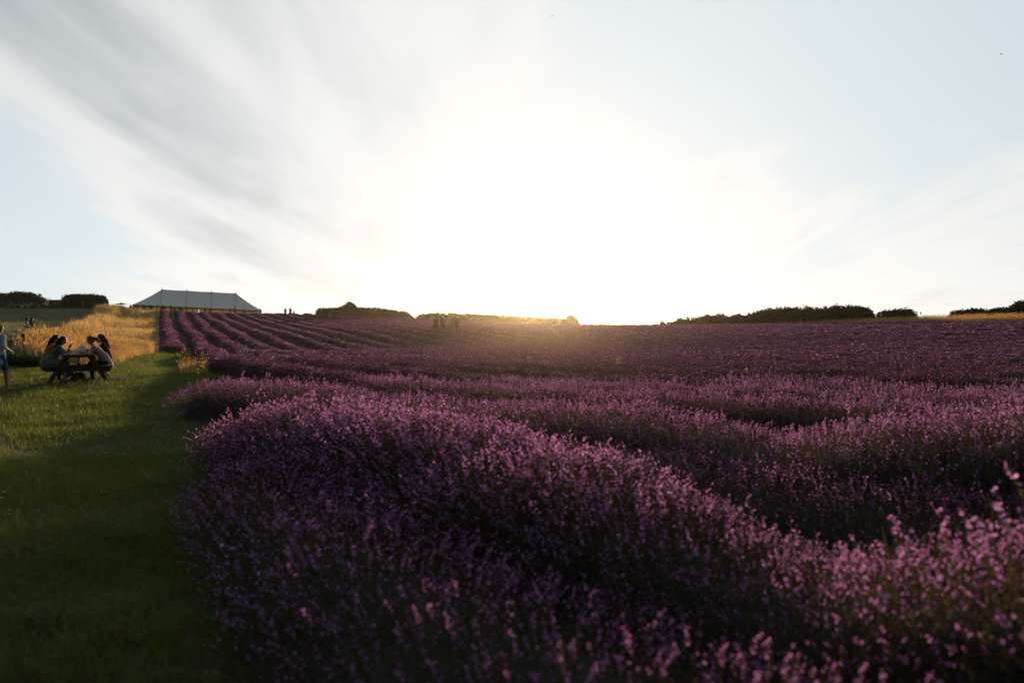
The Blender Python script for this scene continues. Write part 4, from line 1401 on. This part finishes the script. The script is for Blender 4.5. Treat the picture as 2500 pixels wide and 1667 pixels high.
G4 = 'four walkers standing between the rows'
walker(1065, 75, 'woman in a long red dress, first of four walkers', None, dress=(0.42, 0.035, 0.04), rot=170, group=G4, hair=(.14, .06, .03), long_hair=True, scale=.98, sleeves=.3)
walker(1081.5, 75, 'tall man in a blue shirt and dark trousers next to the red dress', (0.22, 0.27, 0.42), (.03, .03, .03), rot=200, group=G4, fem=False, hair=(.05, .03, .02), scale=1.06, sleeves=.9,
       pose={'elR': (.24, .08, 1.13), 'wrR': (.04, .25, 1.18), 'elL': (-.25, .05, 1.14), 'wrL': (-.08, .25, 1.10)})
walker(1105, 74, 'fair-haired woman in a pale sage dress between two walkers', None, dress=(0.27, 0.33, 0.28), rot=190, group=G4, hair=(.34, .22, .10), long_hair=True, scale=.95, sleeves=.6)
walker(1117.5, 75, 'person all in dark olive, last of the four walkers', (0.035, 0.04, 0.02), (.03, .032, .02), rot=185, group=G4, hair=(.08, .045, .025), scale=1.01, sleeves=.9, fem=False,
       pose={'elR': (.27, .05, 1.16), 'wrR': (.30, .22, 1.05)})
G2 = 'hazy walkers near the sun'
walker(1353.5, 107, 'hazy figure in olive walking away, left of the pale shirt', (0.16, 0.15, 0.07), (.06, .06, .03), rot=10, group=G2, scale=.99, sleeves=.9, fem=False)
walker(1364.5, 106, 'hazy figure in a pale loose shirt nearest the golden glow', (0.62, 0.52, 0.46), (.10, .08, .05), rot=-5, group=G2, scale=1.0, sleeves=.7, untucked=.2, fem=False)
walker(1392, 110, 'hazy figure in brown standing before the feathery shrub', (0.17, 0.12, 0.05), (.08, .07, .03), rot=40, group=G2, scale=.96)
walker(1401.5, 106, 'hazy dark green figure at the edge of the feathery shrub', (0.07, 0.09, 0.04), (.05, .05, .03), rot=-20, group=G2, scale=1.0, fem=False, long_hair=True)
G3 = 'family on the crest of the field'
walker(697, 133, 'woman with loose hair and dark waistcoat on the skyline', (0.035, 0.035, 0.045), (.03, .02, .02), rot=175, group=G3, long_hair=True, sleeves=.4, scale=.98, hair=(.10, .05, .02),
       pose={'elR': (.27, .02, 1.16), 'wrR': (.14, .16, 1.0)})
walker(709, 133, 'taller woman with a top bun reaching out to her companion', (0.05, 0.035, 0.055), (.03, .02, .04), rot=170, group=G3, scale=1.04, sleeves=.7, hair=(.01, .008, .008),
       pose={'elR': (.36, .06, 1.40), 'wrR': (.60, .08, 1.44)})
walker(717.5, 134, 'small child in yellow standing behind the two women on the skyline', (0.34, 0.30, 0.10), (.1, .07, .15), rot=160, group=G3, scale=.72)
walker(637, 141, 'person in olive stooping on the skyline right of the marquee', (0.06, 0.07, 0.035), (.04, .04, .03), rot=100, scale=.92, pose={'head': (0, .22, 1.50), 'neck': (0, .15, 1.40), 'chest': (0, .09, 1.27)})
walker(574, 139, 'person in a light blue shirt standing before the right end of the marquee', (0.36, 0.42, 0.48), (.05, .05, .07), rot=0, fem=False, scale=1.04, sleeves=.8)
walker(806.5, 122, 'person in a pale pink top in front of the long crest hedge', (0.42, 0.27, 0.24), (.2, .13, .1), rot=185, scale=.92, hair=(.2, .1, .05))
walker(815.5, 126, 'person in brown behind the pale pink top by the hedge', (0.14, 0.10, 0.08), (.06, .05, .04), rot=180, scale=.95)
walker(203.5, 137, 'man in an orange shirt walking along the square-cut hedge', (0.50, 0.17, 0.07), (.16, .11, .10), rot=-80, stride=.5, fem=False, scale=1.0, sleeves=.45, hair=(.03, .02, .02))
walker(112, 136, 'person in a white top standing at the low hedge', (0.55, 0.55, 0.55), (.05, .05, .06), rot=60, scale=.92, hair=(.1, .07, .04))
walker(27, 133, 'standing person in a khaki top among the seated picnickers', (0.20, 0.18, 0.13), (.12, .11, .09), rot=30, scale=1.0)

# guests outside the marquee
GT = 'guests standing outside the marquee'
guests = [(320, 149, 'silhouetted guest on the skyline left of the marquee', (.05, .05, .05), 1.0), (327.5, 148.5, 'shorter silhouetted guest beside the left corner of the marquee', (.04, .05, .04), .88),
          (339, 149, 'guest in dark navy under the left corner of the marquee', (.03, .035, .06), .98), (349.5, 148, 'guest in a light blue top, left of a pair outside the marquee', (.26, .32, .42), 1.0),
          (355.5, 148.5, 'guest in denim blue, right of the pair outside the marquee', (.12, .16, .26), 1.01), (366.5, 148, 'guest in olive before the left end of the marquee', (.08, .09, .05), 1.03),
          (372, 149, 'guest in grey next to the bright lamps of the marquee', (.20, .20, .21), .97), (384, 143, 'guest in blue jeans at the top end of the earth path', (.16, .19, .26), .92),
          (397.5, 149, 'tall guest in black leaning in front of the first tent pole', (.015, .015, .018), 1.12), (402.5, 149.5, 'guest in black close behind the leaning one', (.02, .018, .02), 1.0),
          (418.5, 150, 'broad guest in dark blue between the first two tent poles', (.035, .045, .08), 1.08), (427, 151, 'guest in a red and white top below the marquee eaves', (.40, .16, .14), .9),
          (437, 148.5, 'guest in pale grey right of the dark blue one', (.36, .38, .42), .9), (441.5, 150.5, 'guest in black beside the pale grey top', (.02, .02, .025), 1.02),
          (446, 149.5, 'guest in cream below the second tent pole', (.46, .40, .26), .9), (470, 152, 'guest in maroon under the middle of the marquee', (.16, .04, .04), .95),
          (501, 152, 'guest in dark grey below the third bay of the marquee', (.07, .07, .07), .98), (512, 152.5, 'guest in pale blue near the third tent pole', (.34, .40, .46), .95),
          (563, 152, 'guest in rust below the right bay of the marquee', (.22, .07, .04), .98), (597, 152, 'guest in tan beneath the right slope of the marquee', (.34, .20, .10), .96)]
for i, (px, D, lab, colr, sc) in enumerate(guests):
    walker(px, D, lab, colr, (.03, .03, .035) if i % 3 else (.10, .11, .15), rot=(i * 67) % 360, group=GT, scale=sc, fem=bool(i % 2), long_hair=(i % 3 == 1), sleeves=.4 + .25 * (i % 3), hair=[(.02, .015, .01), (.08, .05, .03), (.012, .01, .01)][i % 3])

# picnickers seated in front of the far left hedge
GP = 'picnickers seated below the far hedge'
sitters = [(-1, 131, 'seated person in light blue at the left border below the hedge', (.30, .36, .50), 60), (6, 134, 'seated person with grey hair below the hedge, near the left border', (.10, .10, .12), 10), (12.5, 130, 'seated person in a dark hooded top below the hedge', (.05, .05, .07), -20),
           (32.5, 131.5, 'seated person in a tan top right of the standing khaki one', (.30, .20, .13), 80), (44, 133, 'seated person in dark teal at the white table', (.03, .06, .07), -30), (53, 133.5, 'seated person in black leaning over the white table', (.02, .02, .025), -80),
           (59, 134, 'seated person in pale olive, middle of the hedge party', (.22, .22, .13), 20), (68, 133, 'seated person in dusty brown below the hedge', (.14, .10, .09), 60), (75, 133, 'seated person in a pale blue top below the hedge', (.32, .37, .42), -10),
           (82, 134, 'seated person in dark red below the hedge', (.12, .03, .03), -50), (92, 134, 'seated person in grey blue towards the end of the hedge', (.10, .12, .15), 40), (101, 134, 'seated person in dark brown, rightmost of the hedge party', (.08, .05, .03), -70)]
for i, (px, D, lab, colr, r) in enumerate(sitters):
    x, y = at(px, D)
    person(lab, x, y, rad(r), sit_pose(.05 + .05 * (i % 3), .44), colr, (.05, .05, .07), res=.036, long_hair=bool(i % 2), sleeves=.6, hair=[(.03, .02, .015), (.12, .10, .09), (.015, .012, .01)][i % 3], group=GP, scale=1.02)
    # the folding chair it sits on
    ch = link('folding_chair', None, None, (x, y, T(x, y)), rad(r))
    tag(ch, 'dark folding chair under the ' + lab.split('seated ')[1].replace('person', 'sitter'), 'chair', 'folding chairs below the far hedge')
    CH = cloth((.05, .05, .055))
    MB().box((0, -.02, .425), (.42, .40, .03)).build('seat', CH, ch)
    MB().box((0, -.25, .66), (.42, .03, .34)).build('backrest', CH, ch)
    for sx_ in (-.19, .19):
        MB().beam((sx_, -.24, .82), (sx_, .17, 0), .025, .025).build('leg', CH, ch)
        MB().beam((sx_, .15, .42), (sx_, -.22, 0), .025, .025).build('leg', CH, ch)
WHITE = pmat('white_paint', (0.74, 0.74, 0.72), (0.66, 0.66, 0.64), 5, .6)
for px, D, w_, lab in ((46, 131.5, 1.5, 'white trestle table in front of the teal and black sitters'), (63, 132.5, 1.2, 'white trestle table between the pale olive and brown sitters'), (20, 131, .9, 'small white table left of the tan sitter')):
    x, y = at(px, D)
    r_ = link('trestle_table', None, None, (x, y, T(x, y)))
    tag(r_, lab, 'table', 'white tables below the far hedge')
    MB().box((0, 0, .72), (w_, .7, .04)).build('tabletop', WHITE, r_)
    for sx_ in (-1, 1):
        for sy_ in (-1, 1):
            MB().beam((sx_ * w_ * .42, sy_ * .26, .70), (sx_ * w_ * .42, sy_ * .30, 0), .05, .05).build('leg', WHITE, r_)


# ------------------------------------------------------------------ marquee
CANVAS = pmat('white_canvas', (0.70, 0.71, 0.70), (0.62, 0.64, 0.63), 1.2, .85, .03, bump=.25)
SEAM = pmat('canvas_seam', (0.30, 0.31, 0.31), (0.25, 0.26, 0.26), 4, .9)
ROPE = pmat('rope', (0.28, 0.24, 0.17), (0.20, 0.17, 0.12), 30, .9)
POLE = pmat('tent_pole', (0.20, 0.13, 0.07), (0.15, 0.10, 0.05), 8, .7)
TAN = pmat('tan_cloth', (0.24, 0.17, 0.08), (0.16, 0.12, 0.055), 1.5, .9, .35)


def make_marquee():
    x, y = at(485, 160)
    root = link('marquee', None, None, (x, y, 1.93))
    root.rotation_euler = (0, rad(2.5), rad(21.4))
    tag(root, 'long white pole marquee with four peaks of canvas on the hill crest', 'tent')
    EX, EY, EH, RH = 11.7, 5.5, 2.05, 5.42
    peaks = [-6.9, -2.3, 2.3, 6.9]

    def grid(fn, n, m):
        V = [fn(i / n, j / m) for i in range(n + 1) for j in range(m + 1)]
        F = [[i * (m + 1) + j, i * (m + 1) + j + 1, (i + 1) * (m + 1) + j + 1, (i + 1) * (m + 1) + j] for i in range(n) for j in range(m)]
        return V, F

    def slope(t): return EH + (RH - EH) * (t * .86 + .14 * t * t)      # canvas hangs slightly hollow
    for a, b in zip(peaks[:-1], peaks[1:]):
        for s in (-1, 1):
            def f(u, v, a=a, b=b, s=s):
                sag = .05 * math.sin(math.pi * u) * v
                ripple = .025 * math.sin(u * 40) * (1 - v)
                return (a + (b - a) * u, s * (EY * (1 - v) + .02), slope(v) - sag + ripple)
            V, F = grid(f, 16, 10)
            MB().add(V, F).build('roof_panel', CANVAS, root, smooth=True)
    for e, px_ in ((-1, peaks[0]), (1, peaks[-1])):
        for s in (-1, 1):
            def f(u, v, e=e, s=s, px_=px_):     # side triangle from the peak down to the corner
                bx_ = px_ + (e * EX - px_) * u
                return (px_ + (bx_ - px_) * (1 - v) + e * .004, s * (EY * (1 - v) + .02), slope(v) - .06 * math.sin(math.pi * v) * u)
            V, F = grid(f, 8, 10)
            MB().add(V, F).build('roof_panel', CANVAS, root, smooth=True)
        def f(u, v, e=e, px_=px_):
            return (px_ + (e * EX - px_) * (1 - v) + e * .012, (u * 2 - 1) * EY * (1 - v), slope(v) - .06 * math.sin(math.pi * v))
        V, F = grid(f, 10, 10)
        MB().add(V, F).build('roof_panel', CANVAS, root, smooth=True)
    for p_ in peaks:
        MB().tube([(p_, 0, .0), (p_, 0, RH + .28)], .07, 8).build('king_pole', POLE, root)
        for s in (-1, 1):
            pts = [(p_, s * (EY * (1 - v) + .05), slope(v) + .03) for v in np.linspace(0, 1, 9)]
            MB().tube(pts, .032, 5).build('seam', SEAM, root)
    for s in (-1, 1):
        # scalloped valance
        n = 84; V = []; F = []
        for i in range(n * 4 + 1):
            xx = -EX + 2 * EX * i / (n * 4)
            V += [(xx, s * (EY + .03), EH + .03), (xx, s * (EY + .05), EH - .13 - .11 * abs(math.sin(math.pi * i / 4)))]
        F = [[2 * i, 2 * i + 1, 2 * i + 3, 2 * i + 2] for i in range(n * 4)]
        MB().add(V, F).build('valance', TAN, root)
        for i in range(11):
            xx = -EX + 2 * EX * i / 10
            MB().tube([(xx, s * (EY - .05), -.5), (xx, s * (EY - .05), EH + .02)], .035, 6).build('side_pole', POLE, root)
            MB().tube([(xx, s * EY, EH), (xx, s * (EY + 2.2), -.3)], .012, 4).build('guy_rope', ROPE, root)
    for a, b in ((-EX, -.1), (.1, EX)):  # cloth added to keep bright sky from showing under the eaves
        V, F = grid(lambda u, v: (a + (b - a) * u, EY - .12 + .05 * math.sin(u * 50), -.4 + (EH + .3) * v), 40, 2)
        MB().add(V, F).build('sky_block_cloth', TAN, root, smooth=True)
    for e in (-1, 1):  # added end cloths, closing off the sky at both sides
        V, F = grid(lambda u, v: (e * (EX - .1) + .04 * math.sin(u * 30), -EY + 2 * EY * u, -.4 + (EH + .3) * v), 24, 2)
        MB().add(V, F).build('sky_block_cloth', TAN, root, smooth=True)


make_marquee()


# ------------------------------------------------------------------ small buildings between the left hedges
def make_kiosk():
    x, y = at(138, 146)
    z0 = T(x, y)
    root = link('timber_kiosk', None, None, (x, y, z0), rad(12))
    tag(root, 'brown timber kiosk with an open serving side above the low hedge', 'kiosk')
    W = pmat('kiosk_timber', (0.22, 0.10, 0.04), (0.14, 0.065, 0.03), 4, .8, .0, bump=.4, stretch=(6, 6, 1))
    H = zat(733, 146) - z0
    for i in range(6):
        MB().box((.15 + .165 * i, -.7, H * .5), (.15, .04, H)).build('board', W, root)
    MB().box((-.95, 0, H * .5), (.06, 1.4, H)).build('side_wall', W, root)
    MB().box((.98, .02, H * .5), (.06, 1.36, H)).build('side_wall', W, root)
    MB().box((0, .72, H * .5), (1.9, .05, H)).build('back_wall', W, root)
    MB().box((-.42, -.7, H * .28), (1.0, .05, H * .56)).build('counter', W, root)
    MB().box((0, 0, H + .05), (2.2, 1.8, .09)).build('roof', M['bark'], root)


make_kiosk()


def make_gazebo():
    x, y = at(118, 150)
    z0 = T(x, y)
    root = link('gazebo', None, None, (x, y, z0), rad(8))
    tag(root, 'small cream party tent with a thin gable frame left of the timber kiosk', 'gazebo')
    C = pmat('cream_canvas', (0.72, 0.62, 0.46), (0.64, 0.54, 0.38), 2, .8, .5)
    eave, peak = zat(735, 150) - z0, zat(727, 150) - z0
    for i in (-1, 0, 1):
        MB().box((i * .55 - .02, -.55, eave * .5), (.50, .02, eave - .05)).build('wall_panel', C, root)
    for sx_ in (-1, 1):
        for sy_ in (-1, 1):
            MB().tube([(sx_ * .86, sy_ * .6, 0), (sx_ * .86, sy_ * .6, eave)], .03, 6).build('post', POLE, root)
    for sy_ in (-.62, .62):
        MB().tube([(-1.05, sy_, eave), (0, sy_, peak), (1.05, sy_, eave)], .03, 6).build('gable_frame', POLE, root)
    V = [(-.5, -.58, eave + .02), (0, -.58, peak - .3), (.5, -.58, eave + .02)]
    MB().add(V + [(a, b + 1.1, c) for a, b, c in V], [[0, 1, 4, 3], [1, 2, 5, 4]]).build('canopy', C, root)


make_gazebo()


def make_parasol():
    x, y = at(297, 146)
    z0 = T(x, y)
    root = link('parasol', None, None, (x, y, z0))
    tag(root, 'brown parasol top showing over the dry grass left of the marquee', 'parasol')
    B = pmat('brown_fabric', (0.20, 0.13, 0.06), (0.15, 0.095, 0.045), 5, .85, .35)
    top, rim = zat(738.5, 146) - z0, zat(742.5, 146) - z0
    for k in range(8):
        a0, a1 = 2 * math.pi * k / 8, 2 * math.pi * (k + 1) / 8
        V = [(0, 0, top)] + [(r * math.cos(a), r * math.sin(a), rim + (top - rim) * (1 - r / 1.25) ** 1.15) for r in (.6, 1.25) for a in (a0, (a0 + a1) / 2, a1)]
        V[2] = (V[2][0], V[2][1], V[2][2] - .02); V[5] = (V[5][0] * .96, V[5][1] * .96, V[5][2] - .03)
        MB().add(V, [[0, 1, 2], [0, 2, 3], [1, 4, 5, 2], [2, 5, 6, 3]]).build('canopy_panel', B, root)
    MB().tube([(0, 0, 0), (0, 0, top + .08)], .03, 8).build('pole', POLE, root)
    MB().lathe([(.25, 0), (.25, .05), (.05, .08), (.05, .3)], 12).build('base', M['bark'], root)


make_parasol()

# ------------------------------------------------------------------ post, bin and notice board in the weeds
x, y = at(57, 28.0)
z0 = T(x, y)
h = zat(814, 28.0) - z0
MBp = MB(); MBp.lathe([(.055, -.1), (.052, .4), (.05, h - .03), (.042, h), (0, h + .004)], 10)
tag(MBp.build('fence_post', M['bark'], None, (x, y, z0), smooth=False), 'short round wooden post standing in the dry grass', 'post')

x, y = at(31.5, 28.4)
z0 = T(x, y)
h = zat(828, 28.4) - z0
root = link('bin', None, None, (x, y, z0))
tag(root, 'dark square litter bin behind the printed white board', 'bin')
BINM = pmat('dark_plastic', (0.020, 0.022, 0.022), (0.030, 0.030, 0.030), 6, .5)
mb = MB(); mb.lathe([(.15, .0), (.17, h - .06)], 4); mb.build('bin_body', BINM, root, rotz=rad(45))
mb = MB(); mb.lathe([(.19, h - .05), (.195, h - .02), (.16, h)], 4); mb.build('lid', BINM, root, rotz=rad(45))

x, y = at(36, 27.4)
z0 = T(x, y)
t_ = zat(846.5, 27.4) - z0
root = link('notice_board', None, None, (x, y, z0), rad(-6))
tag(root, 'low white notice board with lines of small dark print among weeds', 'sign')
MB().box((0, 0, t_ - .24), (.54, .018, .48)).build('board', WHITE, root)
rng = np.random.default_rng(4)
mb = MB()
for i in range(7):
    xx = -.23
    while xx < .2:
        w_ = rng.uniform(.02, .09)
        if rng.random() < .85: mb.box((xx + w_ / 2, -.011, t_ - .10 - .045 * i), (w_, .002, .013))
        xx += w_ + .014
mb.box((.22, -.011, t_ - .03), (.03, .002, .02))
mb.build('print', pmat('dark_ink', (0.05, 0.05, 0.06), (0.07, 0.07, 0.08), 8, .8), root)
for sx_ in (-.2, .2): MB().box((sx_, .03, t_ * .5 - .1), (.04, .04, t_ - .1)).build('stake', M['bark'], root)


# ------------------------------------------------------------------ single plants
def make_dock(px, py, D, label, seed, n=9, L=.17, dark=True):
    rng = np.random.default_rng(seed)
    x, y = at(px, D)
    root = link('dock_plant', None, None, (x, y, T(x, y) + lumps(x, y)))
    tag(root, label, 'plant', 'broad-leaved weeds in the turf')
    for k in range(n):
        a = 2.4 * k + rng.normal(0, .3); el = rng.uniform(.5, 1.15); l = L * rng.uniform(.75, 1.25); w = l * rng.uniform(.36, .5)
        d = np.array([math.cos(a) * math.cos(el), math.sin(a) * math.cos(el), math.sin(el)])
        sd = np.array([-math.sin(a), math.cos(a), 0])
        V, F = [], []
        for t, ww in ((0, .04), (.3, .08), (.36, .5), (.55, 1), (.8, .75), (1.0, .05)):
            c = d * l * t * 1.5 + np.array([0, 0, -.35 * l * t * t]) + np.array([math.cos(a), math.sin(a), 0]) * .01
            for q in (-1, 0, 1): V.append(c + sd * w * .5 * ww * q + np.array([0, 0, .012 * abs(q) * ww]))
        for i in range(5):
            for q in (0, 1): F.append([3 * i + q, 3 * i + q + 1, 3 * i + q + 4, 3 * i + q + 3])
        MB().add(V, F).build('leaf', M['weed'], root, smooth=True)


make_dock(105, 1540, 4.2, 'clump of broad green dock leaves in the dark grass at the bottom left', 1, 12, .125)
make_dock(250, 1265, 6.4, 'low broad-leaved weed in the middle of the shaded lawn', 3, 6, .09)

YEL = pmat('yellow_petal', (0.72, 0.50, 0.04), (0.60, 0.38, 0.03), 40, .6, .5)


def make_ragwort(x, y, h, label, seed):
    rng = np.random.default_rng(seed)
    root = link('yellow_weed', None, None, (x, y, T(x, y)))
    tag(root, label, 'plant', 'yellow flowering weeds among the lavender')
    mb = MB(); fl = MB()
    for k in range(4):
        a = rng.uniform(0, 6.28); r = rng.uniform(.03, .10)
        e = Vector((r * math.cos(a), r * math.sin(a), h * rng.uniform(.86, 1.05)))
        mb.tube([(0, 0, 0), (r * .2 * math.cos(a), r * .2 * math.sin(a), h * .5), e], [.005, .004, .002], 4)
        for q in range(7):
            c = e + Vector(rng.normal(0, .02, 3)) - Vector((0, 0, .01 * q))
            d1 = Vector(rvec(rng)) * .012; d2 = Vector(rvec(rng)) * .012
            fl.add([c - d1, c + d2, c + d1, c - d2], [[0, 1, 2, 3]])
    mb.build('stem', M['stem'], root)
    fl.build('flower_heads', YEL, root)


make_ragwort(-5.55, 14.35, .86, 'small yellow-flowered weed beside the rounded lavender mound', 1)
x, y = at(1513, 17.5)
make_ragwort(x, y, .86, 'tiny yellow weed poking out of the lavender below the golden glow', 2)

RED = pmat('poppy_petal', (0.60, 0.05, 0.02), (0.45, 0.03, 0.015), 30, .6, .5)
for i, (px, D) in enumerate(((357, 44.6), (361, 44.3), (364, 44.9), (352, 44.2))):
    x, y = at(px, D)
    root = link('poppy', None, None, (x, y, T(x, y)))
    tag(root, 'red poppy at the near corner of the dry grass by the earth path', 'flower', 'poppies at the corner of the dry grass')
    hh = .62 + .05 * i
    MB().tube([(0, 0, 0), (.02, .01, hh * .6), (.015, 0, hh)], .003, 4).build('stem', M['weed'], root)
    for k in range(4):
        a = k * 1.57 + i
        ca, sa = math.cos(a), math.sin(a)
        V = [(0.015, 0, hh), (ca * .03 - sa * .03, sa * .03 + ca * .03, hh + .02), (ca * .055, sa * .055, hh + .035), (ca * .03 + sa * .03, sa * .03 - ca * .03, hh + .02)]
        MB().add(V, [[0, 1, 2, 3]]).build('petal', RED, root)

# white clover heads in the turf
rng = np.random.default_rng(31)
CLOV = []
for _ in range(3):
    V, F, fm = [], [], []
    quad_strip(V, F, fm, [np.array([0, 0, 0]), np.array([.004, 0, .05])], [.002, .0015], np.array([0, 1.0, 0]), 0)
    for q in range(9):
        d = rvec(prng); d[2] = abs(d[2]); u = np.cross(d, rvec(prng)); u /= np.linalg.norm(u)
        c = np.array([.004, 0, .055]) + d * .005
        quad_strip(V, F, fm, [c - u * .004, c + d * .007], [.006, .003], np.cross(u, d), 1)
    CLOV.append(proto('clover_head', (V, F, fm), [M['weed'], WHITE]))
T_CLOV = scatter_tree('clover_scatter', [CLOV])
cx_, cy_ = rng.uniform(-8, -1, 900), rng.uniform(2.8, 16, 900)
k_ = (cx_ < lawn_edge(cy_) - .2) & view_ok(cx_, cy_) & (patchy(cx_, cy_, 1.2, 4) > .66)
o = put('clover', T_CLOV, cx_[k_], cy_[k_], np.zeros(k_.sum(), int), 3, rng.uniform(.8, 1.3, k_.sum()), .2, rng, mats=[M['weed'], WHITE])
tag(o, 'white clover heads dotted through the shaded turf', kind='stuff')

# ------------------------------------------------------------------ two birds
DARK = pmat('dark_feather', (0.03, 0.03, 0.035), (0.02, 0.02, 0.022), 20, .8)
for (px, py, D, r, lab) in ((2433, 139, 120, .5, 'dark bird gliding high in the upper right sky'), (1347, 48, 150, -.8, 'tiny distant bird high above the sun')):
    x, y = at(px, D)
    root = link('bird', None, None, (x, y, zat(py, D)), r)
    tag(root, lab, 'bird', 'birds in the sky')
    MB().lathe([(.0, -.16), (.03, -.11), (.05, 0), (.035, .09), (.0, .15)], 8).build('body', DARK, root, smooth=True).rotation_euler = (rad(90), 0, 0)
    for s in (-1, 1):
        V = [(0, .05, .02), (s * .18, .08, .10), (s * .42, -.02, .05), (s * .2, -.05, .09), (0, -.05, .02)]
        V += [(a, b, c - .012) for a, b, c in V]
        MB().add(V, [[0, 1, 3, 4], [1, 2, 3], [9, 8, 6, 5], [8, 7, 6], [0, 5, 6, 1], [1, 6, 7, 2], [2, 7, 8, 3], [3, 8, 9, 4]]).build('wing', DARK, root)
    MB().add([(0, -.12, 0), (.05, -.24, 0), (-.05, -.24, 0), (0, -.12, .01)], [[0, 1, 2], [3, 2, 1]]).build('tail', DARK, root)
# ------------------------------------------------------------------ haze box, mostly in place of lens glare
def make_haze():
    mb = MB()
    mb.box((0, 60, 2.5), (1900, 1960, 47))       # from below the lowest ground to above the marquee
    m = bpy.data.materials.new('haze')
    m.use_nodes = True
    nt = m.node_tree
    nt.nodes.remove(nt.nodes['Principled BSDF'])
    v = nt.nodes.new('ShaderNodeVolumePrincipled')
    v.inputs['Color'].default_value = (1.0, 0.88, 0.64, 1)
    v.inputs['Density'].default_value = HAZE_DENSITY
    v.inputs['Anisotropy'].default_value = 0.94
    nt.links.new(v.outputs[0], nt.nodes['Material Output'].inputs['Volume'])
    o = mb.build('haze', m)
    tag(o, 'thin golden evening haze, added mostly for the lens glare round the low sun', kind='stuff')


HAZE_DENSITY = 0.000115
make_haze()
